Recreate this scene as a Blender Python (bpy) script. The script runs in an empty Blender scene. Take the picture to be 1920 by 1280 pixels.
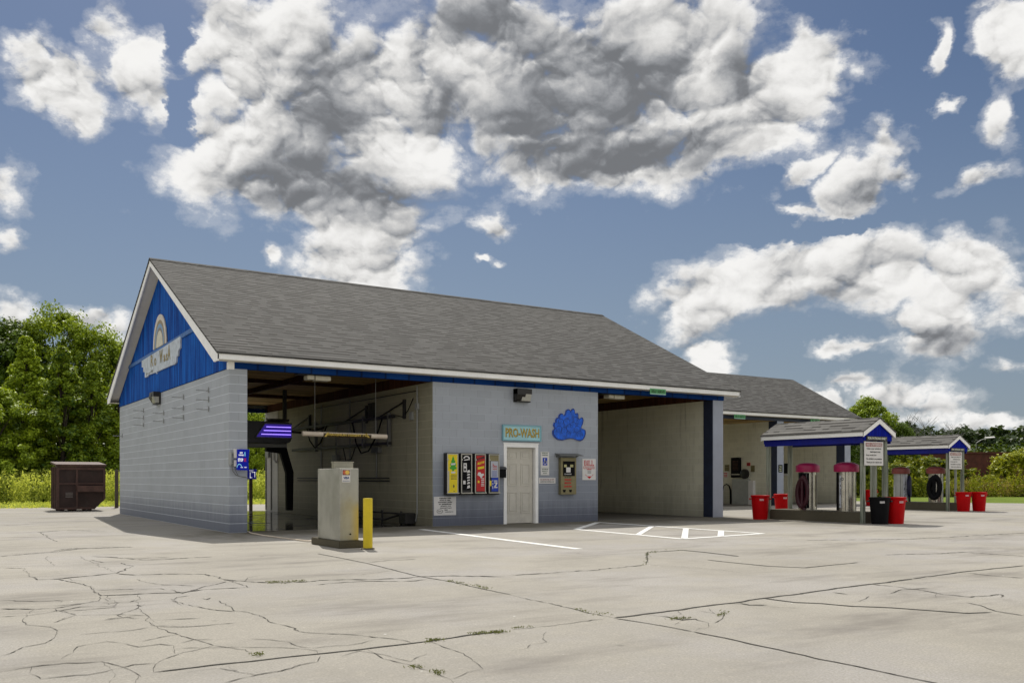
import bpy, bmesh, math, random
import numpy as np
from mathutils import Vector, Matrix
R = math.radians
C = bpy.context.scene.collection
random.seed(7)
rng = np.random.default_rng(11)
SUN_E, SKY_S, EXPO, CLOUD_L, SKY_TINT = 3.2, .06, .44, 10.5, (.595, .625, .675); OUT_GAIN = .12
HATCH = ((9.69,-.66),(7.18,-3.0),(6.9,-6.83),(9.55,-6.5))
HBARS = (((9.45,-3.08),(7.0,-5.38)),((9.48,-4.24),(7.04,-6.73)),((9.46,-5.38),(8.06,-6.72)))
CRACK_JITTER=[1.0,1.0,1.0,1.0,1.0,1.0,1.0,1.0,1.0,1.0,0.3,1.0,1.0,1.0,1.0,1.0,1.0,1.0,1.0,1.0,1.0,1.0,0.3,1.0,1.0,1.0,1.0,1.0,1.0,1.0,1.0,1.0,1.0,1.0,1.0,1.0,1.0,1.0,1.0,1.0,1.0,1.0,1.0,1.0,0.3,0.3,0.3,1.0,0.3,0.3,0.3,0.3,1.0,1.0,0.3,0.3,1.0,0.3,1.0,1.0,0.3,0.3,0.3,0.3,1.0,1.0,1.0,1.0,1.0,1.0,1.0,1.0,1.0,1.0,1.0,1.0,1.0,1.0,1.0,1.0,1.0,1.0,1.0,1.0,1.0,1.0,1.0,1.0,1.0,1.0,1.0,1.0,1.0,1.0]
CRACKS=[
[(-4.49,-6.34,0.012),(-4.52,-7.32,0.013),(-4.49,-7.96,0.043),(-4.27,-8.01,0.09),(-3.96,-7.86,0.089),(-3.57,-7.67,0.05),(-3.22,-6.82,0.011),(-3.27,-6.23,0.037)],
[(-4.28,-8.1,0.037),(-4.16,-8.5,0.031),(-4.07,-9.02,0.018),(-4.11,-9.48,0.011),(-4.1,-9.93,0.031),(-3.96,-9.97,0.069),(-3.76,-10,0.07),(-3.56,-10.05,0.07),(-3.33,-10.12,0.066),(-3.11,-9.99,0.066),(-2.86,-10.01,0.075),(-2.62,-10.08,0.075)],
[(-3.58,-7.74,0.045),(-3.44,-8.02,0.064),(-3.15,-8.1,0.072),(-2.68,-8.4,0.047),(-2.65,-9.13,0.02),(-2.63,-9.72,0.018),(-2.65,-10.07,0.015)],
[(-2.65,-9.13,0.068),(-2.48,-9.51,0.072),(-2.29,-9.79,0.09),(-2.01,-9.88,0.09),(-1.73,-9.83,0.09),(-1.44,-9.92,0.09),(-1.18,-10.09,0.09),(-0.86,-10.16,0.09),(-0.6,-10.12,0.09),(-0.19,-10.25,0.09),(0.27,-10.69,0.09)],
[(-1.93,-10.24,0.045),(-1.55,-10.18,0.05),(-1.25,-10.24,0.055),(-1.01,-10.46,0.054),(-0.65,-10.43,0.048)],
[(-4.1,-9.93,0.006),(-4.19,-10.35,0.014),(-4.38,-10.51,0.036),(-4.77,-10.67,0.042),(-5.03,-10.44,0.034)],
[(-5.03,-10.5,0.064),(-4.87,-10.55,0.062),(-4.77,-10.62,0.007),(-4.91,-11.23,0.008),(-4.92,-11.59,0.018),(-4.77,-11.82,0.023),(-4.74,-12.06,0.007),(-4.8,-12.38,0.009),(-4.88,-12.59,0.022),(-5.03,-12.68,0.022),(-5.13,-12.9,0.017),(-5.19,-12.97,0.024)],
[(-3.76,-10,0.008),(-3.97,-11.1,0.008),(-3.99,-11.66,0.009),(-4.06,-12.12,0.009),(-4.03,-12.46,0.014),(-3.99,-12.84,0.015),(-3.92,-13.15,0.016),(-3.89,-13.36,0.012),(-4.13,-13.5,0.021),(-4.29,-13.67,0.015),(-4.36,-13.78,0.007),(-4.44,-14.06,0.005)],
[(-3.89,-13.36,0.017),(-3.82,-13.5,0.018),(-3.75,-13.63,0.012),(-3.75,-13.86,0.008),(-3.75,-13.96,0.007)],
[(-3.21,-10.98,0.017),(-3.23,-11.48,0.013),(-3.28,-11.74,0.019),(-3.2,-11.89,0.024),(-3.19,-12.36,0.017),(-3.18,-12.73,0.017),(-3.16,-13.17,0.022),(-3.04,-13.32,0.035),(-2.92,-13.44,0.033),(-2.8,-13.66,0.03),(-2.68,-13.87,0.026),(-2.66,-14.03,0.019)],
[(-4.44,-14.06,0.035),(-4.24,-14.05,0.036),(-3.99,-14.04,0.037),(-3.73,-14.05,0.038),(-3.46,-14.05,0.04),(-3.18,-14.06,0.04),(-2.87,-14.05,0.041),(-2.55,-14.04,0.04),(-2.15,-13.97,0.043),(-1.83,-13.99,0.048)],
[(-3.04,-14.1,0.01),(-3.07,-14.35,0.012),(-3.06,-14.57,0.015),(-3.02,-14.8,0.015),(-3,-15.04,0.011),(-3.04,-15.31,0.009)],
[(-2.53,-14.06,0.012),(-2.55,-14.36,0.012),(-2.55,-14.58,0.01),(-2.6,-14.77,0.007),(-2.7,-15.08,0.005),(-2.83,-15.11,0.012),(-2.99,-15.22,0.009)],
[(-3.4,-14.14,0.006),(-3.48,-14.3,0.012),(-3.67,-14.39,0.018),(-3.94,-14.48,0.017),(-4.09,-14.55,0.016),(-4.16,-14.59,0.015)],
[(-5.23,-13.54,0.026),(-5.05,-13.47,0.028),(-4.85,-13.46,0.03),(-4.66,-13.53,0.026),(-4.61,-13.66,0.012),(-4.54,-13.99,0.01),(-4.53,-14.14,0.009)],
[(-5.05,-13.47,0.005),(-5.08,-13.69,0.004),(-5.04,-13.89,0.016),(-4.9,-13.89,0.023),(-4.79,-13.92,0.022),(-4.64,-13.84,0.019),(-4.5,-13.75,0.023),(-4.37,-13.77,0.025)],
[(-3.57,-10.59,0.011),(-3.57,-10.82,0.015),(-3.49,-11.3,0.019),(-3.39,-11.63,0.024),(-3.29,-11.78,0.029)],
[(-4.86,-13.29,0.006),(-4.71,-12.88,0.012),(-4.5,-12.77,0.026),(-4.43,-12.88,0.014),(-4.35,-13.12,0.02),(-4.2,-13.09,0.024),(-4.13,-13.2,0.007),(-4.19,-13.51,0.004)],
[(-4.99,-9.78,0.03),(-4.73,-10.04,0.034),(-4.47,-10.12,0.038)],
[(-4.6,-10.85,0.014),(-4.5,-11.14,0.004),(-4.64,-11.41,0.011)],
[(-3.43,2.54,0.026),(-3.5,-0.05,0.026),(-3.48,-0.96,0.031)],
[(-4.01,-4.45,0.008),(-4.1,-5.45,0.009),(-4.11,-6.16,0.011)],
[(-0.38,-6.23,0.037),(-0.4,-8.2,0.03),(-0.57,-10,0.026),(-0.52,-10.78,0.027),(-0.57,-11.51,0.023),(-0.59,-12.17,0.023)],
[(-0.33,-8.05,0.042),(0.06,-7.91,0.052),(0.47,-7.97,0.059)],
[(-4.62,-4.05,0.073),(-4.04,-3.72,0.069),(-3.43,-3.14,0.088),(-2.62,-3.1,0.09)],
[(-3.46,-4.81,0.05),(-2.98,-5.51,0.058),(-2.49,-5.72,0.067)],
[(-4.12,-11.57,0.024),(-4.23,-11.6,0.023),(-4.34,-11.64,0.023)],
[(-4.05,-12.21,0.019),(-3.85,-12.42,0.021),(-3.65,-12.42,0.022),(-3.47,-12.42,0.022)],
[(-3.59,-13.23,0.019),(-3.4,-13.49,0.015),(-3.39,-13.75,0.01),(-3.34,-13.84,0.008),(-3.38,-14.04,0.005)],
[(-3.4,-9.8,0.013),(-3.38,-10.21,0.043),(-3.05,-9.75,0.022),(-2.9,-9.61,0.027),(-2.68,-9.37,0.026)],
[(-4.05,-9.96,0.007),(-4.06,-10.61,0.005),(-4.14,-10.98,0.004)],
[(-5.07,-10.99,0.028),(-4.82,-11.02,0.025),(-4.4,-10.71,0.029),(-4.1,-10.84,0.03)],
[(-4.18,-13.35,0.017),(-3.98,-13.4,0.017),(-3.75,-13.51,0.016),(-3.52,-13.69,0.015),(-3.33,-13.96,0.013)],
[(-3.34,-13.84,0.016),(-3.1,-13.87,0.015),(-2.85,-13.78,0.013)],
[(-3.28,-14.22,0.009),(-3.1,-14.11,0.016),(-3.02,-14.33,0.01),(-2.97,-14.63,0.014),(-2.76,-14.45,0.006)],
[(-4.27,-14.17,0.014),(-4.07,-14.16,0.013),(-3.94,-14.48,0.012),(-3.81,-14.47,0.011),(-3.6,-14.32,0.009)],
[(-4.76,-6.17,0.057),(-4.49,-6.34,0.057)],
[(-3.58,-7.74,0.009),(-3.6,-5.78,0.011),(-3.6,-4.72,0.011)],
[(-4.01,-14.15,0.005),(-4,-14.35,0.006),(-3.94,-14.48,0.008)],
[(-4.65,-13.51,0.004),(-4.65,-13.92,0.003),(-4.72,-14.22,0.003)],
[(-4.54,-14.13,0.003),(-4.59,-14.31,0.003)],
[(-3.96,6.26,0.09),(-3.14,6.69,0.09)],
[(-3.48,2.57,0.09),(-2.84,3.01,0.09),(-2.11,2.29,0.09)],
[(-0.61,-12.2,0.026),(-0.63,-12.8,0.025),(-0.66,-13.35,0.023),(-0.68,-13.9,0.022)],
[(-0.68,-13.9,0.059),(-0.58,-13.92,0.053),(-0.13,-13.89,0.051),(0.39,-13.83,0.054),(0.93,-13.82,0.055),(1.61,-13.72,0.056),(2.31,-13.66,0.061),(3.07,-13.59,0.065),(4.18,-13.52,0.07)],
[(4.18,-13.52,0.04),(5.54,-13.38,0.048),(6.96,-13.37,0.056)],
[(1.36,-13.73,0.052),(1.38,-14.11,0.058),(1.53,-14.3,0.061),(1.61,-14.57,0.06),(1.83,-14.83,0.06),(1.96,-15.12,0.058),(2.08,-15.4,0.055),(2.33,-15.5,0.046)],
[(-0.35,-13.94,0.037),(-0.27,-14.12,0.031),(-0.29,-14.33,0.036),(-0.15,-14.34,0.035),(-0.21,-14.55,0.006),(-0.58,-14.78,0.009)],
[(-0.7,-13.92,0.028),(-0.66,-14.18,0.026),(-0.63,-14.44,0.023),(-0.62,-14.79,0.022)],
[(-0.62,-14.79,0.03),(-0.62,-15.13,0.028),(-0.65,-15.41,0.027),(-0.65,-15.65,0.026),(-0.69,-16.02,0.024),(-0.68,-16.32,0.024),(-0.7,-16.61,0.023),(-0.7,-16.93,0.022)],
[(2.75,-10.44,0.012),(4.16,-8.88,0.042),(4.94,-8.87,0.09),(4.92,-9.5,0.09),(4.82,-10.21,0.09)],
[(3.98,-10.37,0.055),(3.96,-10.86,0.055),(3.98,-11.52,0.062),(4.22,-11.94,0.061),(4.83,-11.89,0.04),(5.48,-11.84,0.041)],
[(0.41,-10.64,0.052),(1,-10.65,0.053),(1.63,-10.67,0.051),(2.14,-10.58,0.048),(2.69,-10.5,0.049)],
[(0.12,-13.86,0.009),(-0.21,-14.12,0.006),(-0.24,-14.28,0.006),(-0.51,-14.47,0.009)],
[(0.9,-13.85,0.029),(0.88,-14,0.043),(1.02,-14.1,0.043)],
[(0.35,-14.21,0.007),(0.04,-14.46,0.008),(-0.17,-14.58,0.012)],
[(3.31,-13.59,0.052),(3.33,-13.85,0.048),(3.29,-14.16,0.038),(3.14,-14.55,0.039),(3.17,-14.82,0.045),(3.63,-14.86,0.05),(3.38,-15,0.005)],
[(2.75,-15.01,0.026),(2.66,-15.21,0.018),(2.43,-15.47,0.02),(2.36,-15.76,0.027)],
[(-1.74,-13.94,0.02),(-1.5,-13.95,0.019),(-1.08,-13.93,0.019),(-0.79,-13.92,0.02)],
[(5.38,-13.5,0.044),(5.32,-13.84,0.047),(5.35,-14.21,0.049)],
[(2.33,-13.81,0.033),(2.32,-14.01,0.032)],
[(2.38,-14.22,0.009),(1.94,-14.41,0.009)],
[(2.74,-14.21,0.011),(3.14,-14.07,0.023),(3.49,-14.15,0.034)],
[(2.84,-14.65,0.004),(3.24,-14.4,0.005)],
[(0.21,-14.02,0.019),(0.21,-14.21,0.012),(0.41,-13.95,0.006)],
[(-0.33,-14.22,0.024),(-0.18,-14.35,0.024)],
[(-2.23,-14.68,0.012),(-2.08,-14.66,0.006),(-1.59,-14.19,0.005)],
[(8.6,-8.4,0.09),(10.67,-9.29,0.083),(14.46,-9.48,0.078)],
[(6.91,-11.28,0.056),(8.44,-11.67,0.078),(8.47,-12.59,0.069)],
[(-3.57,-5.44,0.027),(-3.53,-5.69,0.03),(-3.46,-6.07,0.031)],
[(-3.42,-4.94,0.053),(-3.17,-5.35,0.05),(-3.05,-5.59,0.046),(-2.88,-5.94,0.06),(-2.72,-5.95,0.073),(-1.92,-5.91,0.075)],
[(-3.81,-3.33,0.056),(-3.48,-2.95,0.089),(-3.12,-3.02,0.09),(-2.53,-3.15,0.09)],
[(-3.49,-8.49,0.012),(-3.48,-8.95,0.016),(-3.37,-9.29,0.028),(-3.2,-9.47,0.035),(-3.1,-9.61,0.033)],
[(-4.07,-9.42,0.04),(-3.85,-9.5,0.04),(-3.47,-9.65,0.036),(-3.45,-9.82,0.014)],
[(-4.6,-10.52,0.037),(-4.39,-10.46,0.038),(-4.23,-10.42,0.038)],
[(-4.61,-10.74,0.004),(-4.62,-10.91,0.023),(-4.4,-10.95,0.029),(-4.12,-10.9,0.029)],
[(-4.55,-10.06,0.029),(-4.48,-10.16,0.013),(-4.51,-10.27,0.009)],
[(-4.57,-10.9,0.01),(-4.5,-11.25,0.019),(-4.18,-11.41,0.024),(-4,-11.61,0.021)],
[(-4.72,-11.6,0.014),(-4.59,-11.39,0.013),(-4.5,-11.2,0.012)],
[(-4.37,-11.72,0.024),(-4.22,-11.63,0.027),(-4.08,-11.6,0.03)],
[(-4.11,-10.19,0.008),(-4.12,-10.83,0.007)],
[(-4.14,-10.58,0.04),(-3.95,-10.6,0.036),(-3.88,-10.5,0.018)],
[(-3.98,-11.94,0.031),(-3.8,-11.96,0.031),(-3.65,-12.01,0.031)],
[(-4.63,-12.34,0.021),(-4.46,-12.33,0.021),(-4.27,-12.35,0.021),(-4.12,-12.28,0.018)],
[(-4.06,-12.25,0.018),(-3.95,-12.37,0.021),(-3.82,-12.41,0.022),(-3.66,-12.47,0.022)],
[(-4.29,-12.9,0.017),(-4.13,-12.79,0.019),(-3.98,-12.73,0.021)],
[(-4.06,-13.13,0.014),(-3.95,-13.03,0.022),(-3.83,-13.11,0.022)],
[(-3.62,-10.67,0.018),(-3.59,-10.79,0.012),(-3.59,-11.11,0.01)],
[(-3.56,-10.66,0.009),(-3.49,-10.49,0.022),(-3.36,-10.43,0.035)],
[(-3.49,-11.24,0.017),(-3.42,-11.57,0.017)],
[(-3.3,-10.72,0.016),(-3.29,-10.83,0.04),(-3.22,-10.72,0.012)],
[(-3.94,-10.86,0.015),(-3.92,-10.97,0.038),(-3.87,-10.88,0.013)],
[(-4,-11.61,0.007),(-4,-11.77,0.005),(-4.01,-11.92,0.003),(-4.08,-12.16,0.003),(-4.06,-12.22,0.014)],
[(-4.06,-8.98,0.005),(-4.09,-9.46,0.004),(-4.14,-9.73,0.005),(-4.1,-9.7,0.026)]]
TUFTS=[(-2.24,-9.8),(-2.27,-9.78),(-1.93,-9.77),(-2.25,-9.74),(-2.27,-9.78),(-1.93,-9.77),(-2.03,-9.88),(-2.05,-9.7),(-1.98,-9.89),(-2.08,-9.81),(-2.14,-9.87),(-2.0,-9.82),(-1.98,-9.78),(-2.01,-9.83),(-2.11,-9.81),(-2.21,-9.75),(-2.31,-9.7),(-2.14,-9.8),(-1.95,-9.91),(-2.25,-9.72),(-2.18,-9.73),(-2.1,-9.79),(-2.33,-9.83),(-2.11,-9.85),(-2.27,-9.75),(-2.01,-9.76),(-2.04,-9.82),(-2.19,-9.76),(-2.15,-9.77),(-2.02,-9.87),(-2.16,-9.83),(-1.96,-9.86),(-2.33,-9.82),(-2.2,-9.8),(-1.96,-9.87),(-2.31,-9.75),(-2.07,-9.83),(-2.2,-9.97),(-2.3,-9.71),(-2.16,-9.79),(-0.55,-10.99),(-0.6,-11.23),(-0.54,-11.48),(-0.56,-11.02),(-0.53,-10.96),(-0.52,-10.79),(-0.58,-11.64),(-0.49,-11.27),(-0.54,-11.22),(-0.48,-11.47),(-0.52,-10.99),(-0.5,-11.28),(-0.52,-11.3),(-0.53,-11.55),(-0.51,-11.59),(-0.54,-10.79),(-0.53,-11.58),(-0.53,-10.86),(-0.52,-11.4),(-0.55,-10.76),(-0.55,-11.58),(-0.5,-11.41),(-0.56,-11.58),(-0.5,-11.02),(-0.54,-11.18),(-0.54,-10.76),(-0.53,-11.49),(-0.51,-11.03),(-0.49,-10.71),(-0.55,-10.82),(-1.91,-14.01),(-1.99,-13.99),(-2.11,-13.94),(-2.01,-13.99),(-1.9,-14.02),(-2.11,-14.01),(-2.01,-13.97),(-1.88,-14.01),(-2.01,-14.01),(-1.86,-14.0),(-2.06,-13.97),(-1.93,-13.99),(-2.06,-13.97),(-1.89,-14.0),(-1.93,-13.98),(-1.89,-14.0),(-2.03,-13.96),(-1.96,-13.99),(-1.93,-14.01),(-2.11,-13.98),(-1.91,-14.04),(-2.03,-13.97),(-1.95,-14.01),(-1.86,-14.03),(-2.05,-13.99),(-2.12,-13.97),(-1.86,-13.95),(-2.1,-13.96),(-1.95,-13.99),(-1.85,-14.03),(-1.92,-13.96),(-1.92,-14.04),(-2.02,-13.95),(-1.94,-14.01),(-2.52,-13.99),(-2.48,-14.05),(-2.49,-14.06),(-2.56,-14.08),(-2.49,-14.03),(-2.46,-14.03),(-2.52,-14.06),(-2.47,-14.03),(-2.55,-14.07),(-2.44,-14.03),(-2.55,-14.07),(-2.47,-14.07),(-2.5,-14.02),(-2.53,-14.04),(-3.73,-13.83),(-3.72,-13.86),(-3.73,-13.83),(-3.74,-13.86),(-3.74,-13.9),(-3.74,-13.87),(-3.74,-13.91),(-3.74,-13.88),(-3.75,-13.94),(-3.73,-13.89),(-3.04,-14.79),(-3.02,-14.84),(-3.05,-14.8),(-3.05,-14.84),(-3.04,-14.79),(-3.03,-14.83),(-3.03,-14.83),(-3.03,-14.81),(-3.0,-14.98),(-3.0,-15.0),(-3.0,-15.06),(-2.99,-15.01),(-2.99,-15.02),(-2.98,-15.01),(-2.99,-15.07),(-3.01,-15.04),(-3.01,-15.09),(-3.01,-15.05),(3.47,-9.64),(2.9,-10.27),(3.58,-9.58),(3.87,-9.2),(3.95,-9.09),(2.72,-10.45),(3.3,-9.85),(4.11,-8.95),(3.02,-10.11),(2.62,-10.51),(3.81,-9.29),(3.76,-9.33),(3.27,-9.87),(4.01,-9.08),(3.69,-9.37),(3.81,-9.26),(4.33,-8.89),(4.17,-9.06),(4.27,-8.85),(4.83,-8.99),(4.37,-8.86),(4.77,-8.94),(4.27,-8.93),(4.13,-9.04),(4.25,-8.88),(4.67,-8.75),(-0.65,-13.38),(-0.65,-13.74),(-0.67,-13.46),(-0.72,-13.58),(-0.72,-13.71),(-0.71,-13.51),(-0.62,-13.78),(-0.63,-13.37),(-0.65,-13.69),(-0.67,-13.49),(-0.66,-13.63),(-0.62,-13.71),(-0.67,-13.39),(-0.66,-13.47),(-0.24,-14.3),(-0.2,-14.3),(-0.25,-14.27),(-0.34,-14.27),(-0.19,-14.3),(-0.34,-14.26),(-0.27,-14.29),(-0.27,-14.29),(-0.28,-14.26),(-0.21,-14.3),(-0.27,-14.23),(-0.23,-14.28),(-0.28,-14.22),(-0.22,-14.28),(-0.24,-14.26),(-0.32,-14.25),(-0.28,-14.3),(-0.32,-14.27),(0.28,-14.27),(0.16,-14.33),(0.2,-14.29),(0.17,-14.32),(0.34,-14.17),(0.19,-14.3),(0.2,-14.3),(0.18,-14.33),(0.26,-14.25),(0.12,-14.33),(0.17,-14.31),(0.31,-14.25),(-1.69,-13.93),(-1.63,-13.91),(-1.73,-13.93),(-1.66,-13.93),(-1.59,-13.94),(-1.67,-13.92),(-1.6,-13.95),(-1.7,-13.92)]
CLOUDS=[(-13.23,23.14,7.53,4.54,0,1),(-15.13,19.0,6.44,3.69,0,1),(-8.03,22.07,6.35,5.23,0,1),(-2.02,24.53,7.73,4.56,0,1),(3.03,22.53,9.24,4.97,0,1),(9.68,24.51,6.4,5.0,0,1),(14.19,21.37,5.54,3.05,-20,1),(4.71,19.57,8.21,2.2,0,1),(-10.66,16.92,6.28,2.24,0,1),(-8.69,15.17,3.99,1.84,0,1),(-9.84,13.1,4.3,1.87,0,1),(17.92,23.75,2.7,2.11,-30,1),(-17.0,25.19,2.81,2.33,0,1),(-26.56,21.18,2.76,2.07,0,1),(-28.15,22.69,1.59,1.5,0,0.62),(-22.66,22.32,1.6,2.35,30,1),(-24.08,24.44,1.42,1.26,0,0.62),(-25.47,19.21,1.67,1.34,0,0.62),(-21.5,21.13,1.03,1.62,0,0.62),(-29.32,15.65,1.3,1.35,0,0.62),(-29.32,13.17,0.9,0.83,0,0.62),(-28.8,9.12,1.71,1.43,0,0.62),(-24.5,9.02,1.41,0.66,20,0.62),(-23.37,8.43,1.15,1.06,0,0.62),(20.33,16.33,3.05,1.44,-25,1),(22.08,18.99,1.43,1.93,-20,0.62),(17.62,15.61,2.12,0.53,0,0.62),(23.23,17.3,0.85,1.12,0,0.62),(12.27,11.26,4.11,2.04,-15,1),(17.0,12.42,4.5,2.13,-5,1),(21.79,11.92,3.95,2.23,0,1),(26.28,10.94,3.16,2.6,0,1),(24.92,8.39,2.97,1.93,0,1),(28.67,8.99,1.53,1.72,0,0.62),(10.98,9.23,1.93,1.92,0,0.62),(11.63,7.92,2.24,0.81,0,0.62),(28.93,22.54,1.65,2.71,0,1),(28.67,19.24,1.03,1.82,20,0.62),(27.09,16.38,1.84,0.72,-15,0.62),(25.19,23.23,0.55,1.27,20,0.62),(25.33,20.71,0.55,0.48,0,0.62),(20.33,7.59,1.9,0.56,0,0.62),(23.23,4.99,2.51,1.07,0,0.62),(20.62,5.71,1.75,0.62,0,0.62),(24.64,4.02,2.99,0.85,0,0.62),(28.93,6.07,1.27,0.58,0,0.62),(27.62,3.18,2.83,0.42,0,0.62),(18.83,4.98,1.5,0.57,0,0.62),(-1.01,15.18,1.35,0.81,20,0.62),(-1.85,13.21,0.74,0.26,0,0.62),(-15.23,13.3,0.69,0.61,0,0.62),(12.27,6.77,1.28,0.71,0,0.62),(17.62,17.61,1.82,0.58,-30,0.62)]
HOLES=[(19.43,14.56,3.8,0.42,0,1),(15.13,15.14,1.87,0.91,0,1),(-20.18,20.75,0.84,1.64,0,1),(-20.33,24.24,0.89,1.56,0,1)]
DARKS=[(-11.14,22.18,2.45,3.32,10,1),(-13.23,17.97,4.87,2.34,-8,0.9),(-8.03,17.04,4.33,1.51,0,0.8),(1.35,23.13,4.36,3.6,0,0.75),(6.71,23.27,4.6,3.03,0,0.9),(8.36,19.73,6.14,1.46,0,1),(3.03,19.6,4.34,1.48,0,0.9),(-2.02,26.72,4.04,1.59,0,0.8),(14.19,23.88,1.88,1.62,0,0.55),(19.43,10.57,3.23,0.67,0,0.5),(15.45,9.86,3.68,0.75,-8,0.6),(25.74,7.59,2.15,0.89,0,0.55),(20.62,16.1,1.32,0.58,0,0.22),(-4.37,21.92,2.01,1.71,0,0.5),(8.03,26.77,3.92,1.31,0,0.6)]

# ------------------------------------------------------------------ mesh helpers
class MB:
    """collects simple shapes and links them as ONE mesh object"""
    def __init__(s): s.b = bmesh.new()
    def poly(s, pts):
        try: return s.b.faces.new([s.b.verts.new(p) for p in pts])
        except ValueError: return None
    def box(s, x0, x1, y0, y1, z0, z1, bev=0):
        if x0 > x1: x0, x1 = x1, x0
        if y0 > y1: y0, y1 = y1, y0
        if z0 > z1: z0, z1 = z1, z0
        v = [s.b.verts.new(p) for p in ((x0,y0,z0),(x1,y0,z0),(x1,y1,z0),(x0,y1,z0),(x0,y0,z1),(x1,y0,z1),(x1,y1,z1),(x0,y1,z1))]
        fs = [s.b.faces.new([v[i] for i in f]) for f in ((0,3,2,1),(4,5,6,7),(0,1,5,4),(1,2,6,5),(2,3,7,6),(3,0,4,7))]
        if bev:
            es = list({e for f in fs for e in f.edges})
            bmesh.ops.bevel(s.b, geom=es, offset=bev, segments=2, affect='EDGES', profile=.5)
        return s
    def prism(s, pts, vec):
        """closed outline pts (3D, planar) extruded by vec"""
        vec = Vector(vec); a = [s.b.verts.new(p) for p in pts]; c = [s.b.verts.new(Vector(p)+vec) for p in pts]
        n = len(a)
        s.b.faces.new(a); s.b.faces.new(c[::-1])
        for i in range(n): s.b.faces.new((a[i], c[i], c[(i+1)%n], a[(i+1)%n]))
        return s
    def tube(s, path, r, n=8, cap=True):
        path = [Vector(p) for p in path]; rr = r if isinstance(r, (list, tuple)) else [r]*len(path)
        rings = []; up = None
        for i, p in enumerate(path):
            d = (path[min(i+1, len(path)-1)] - path[max(i-1, 0)]).normalized()
            if up is None or abs(up.dot(d)) > .95: up = Vector((0,0,1)) if abs(d.z) < .9 else Vector((1,0,0))
            u = (up - d*up.dot(d)).normalized(); w = d.cross(u); up = u
            rings.append([s.b.verts.new(p + (u*math.cos(2*math.pi*k/n) + w*math.sin(2*math.pi*k/n))*rr[i]) for k in range(n)])
        for a, c in zip(rings, rings[1:]):
            for k in range(n): s.b.faces.new((a[k], a[(k+1)%n], c[(k+1)%n], c[k]))
        if cap and n > 2: s.b.faces.new(rings[0][::-1]); s.b.faces.new(rings[-1])
        return s
    def lathe(s, prof, cx=0, cy=0, n=32, a0=0, a1=2*math.pi):
        """prof: (r, z) from bottom to top"""
        full = abs(a1-a0-2*math.pi) < 1e-6; m = n if full else n+1
        rings = []
        for r, z in prof:
            rings.append([s.b.verts.new((cx+max(r,1e-4)*math.cos(a0+(a1-a0)*k/n), cy+max(r,1e-4)*math.sin(a0+(a1-a0)*k/n), z)) for k in range(m)])
        for a, c in zip(rings, rings[1:]):
            for k in range(n): s.b.faces.new((a[k], a[(k+1)%m], c[(k+1)%m], c[k]))
        return s
    def build(s, name, mat=None, parent=None, smooth=False, loc=None):
        bmesh.ops.recalc_face_normals(s.b, faces=s.b.faces[:])
        me = bpy.data.meshes.new(name); s.b.to_mesh(me); s.b.free()
        if smooth:
            me.polygons.foreach_set('use_smooth', [True]*len(me.polygons)); 
            try: me.set_sharp_from_angle(angle=R(40))
            except Exception: pass
        o = bpy.data.objects.new(name, me); C.objects.link(o)
        if mat: me.materials.append(mat)
        if parent: o.parent = parent
        if loc: o.location = loc
        return o

def pieces(m, name, mat=None, parent=None):
    """like build(), but every loose piece becomes a part of its own"""
    m.b.verts.ensure_lookup_table(); left = set(m.b.verts); last = None
    while left:
        st = [left.pop()]; isl = set(st)
        while st:
            for e in st.pop().link_edges:
                for v in e.verts:
                    if v in left: left.discard(v); isl.add(v); st.append(v)
        fs = {f for v in isl for f in v.link_faces}; q = MB(); mp = {v: q.b.verts.new(v.co) for v in isl}
        for f in fs: q.b.faces.new([mp[v] for v in f.verts])
        last = q.build(name, mat, parent)
    m.b.free(); return last
def tag(o, label=None, cat=None, group=None, kind=None):
    if label: o['label'] = label
    if cat: o['category'] = cat
    if group: o['group'] = group
    if kind: o['kind'] = kind
    return o
def thing(name, label, cat, loc=(0,0,0), rz=0, group=None):
    o = bpy.data.objects.new(name, None); C.objects.link(o); o.empty_display_size = .2
    o.location = loc; o.rotation_euler = (0,0,rz)
    return tag(o, label, cat, group)
def kids(o): return [c for c in bpy.data.objects if c.parent == o]
def dup(o, loc=None, rz=None, label=None, parent=None):
    c = o.copy(); C.objects.link(c)
    if parent: c.parent = parent
    for k in kids(o): dup(k, parent=c)
    if loc is not None: c.location = loc
    if rz is not None: c.rotation_euler = (0,0,rz)
    if label: c['label'] = label
    return c

_tc = {}
def text_verts(s, off=.012):
    """flat filled letter faces of a line of text: (verts[(x,y)], faces), bounding box moved to the origin"""
    if (s, off) in _tc: return _tc[(s, off)]
    cu = bpy.data.curves.new('letters', 'FONT'); cu.body = s; cu.offset = off; cu.resolution_u = 2
    o = bpy.data.objects.new('letters', cu); C.objects.link(o)
    dg = bpy.context.evaluated_depsgraph_get(); me = bpy.data.meshes.new_from_object(o.evaluated_get(dg))
    v = [(p.co.x, p.co.y) for p in me.vertices]; f = [tuple(p.vertices) for p in me.polygons]
    bpy.data.objects.remove(o); bpy.data.curves.remove(cu); bpy.data.meshes.remove(me)
    x0 = min(p[0] for p in v); y0 = min(p[1] for p in v); x1 = max(p[0] for p in v); y1 = max(p[1] for p in v)
    v = [((x-x0)/(x1-x0), (y-y0)/(y1-y0)) for x, y in v]
    _tc[(s, off)] = (v, f); return v, f
def letters(m, lines, y=0.0, off=.012):
    """lines: (text, x centre, z bottom, width, height) in the XZ plane, facing -Y"""
    for ln in lines:
        s, xc, z, w, h = ln[:5]; sk = ln[5] if len(ln) > 5 else 0
        v, f = text_verts(s, off)
        vs = [m.b.verts.new((xc + (a-.5)*w + sk*b*h, y, z + b*h)) for a, b in v]
        for q in f:
            try: m.b.faces.new([vs[i] for i in q])
            except ValueError: pass
    return m
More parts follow.
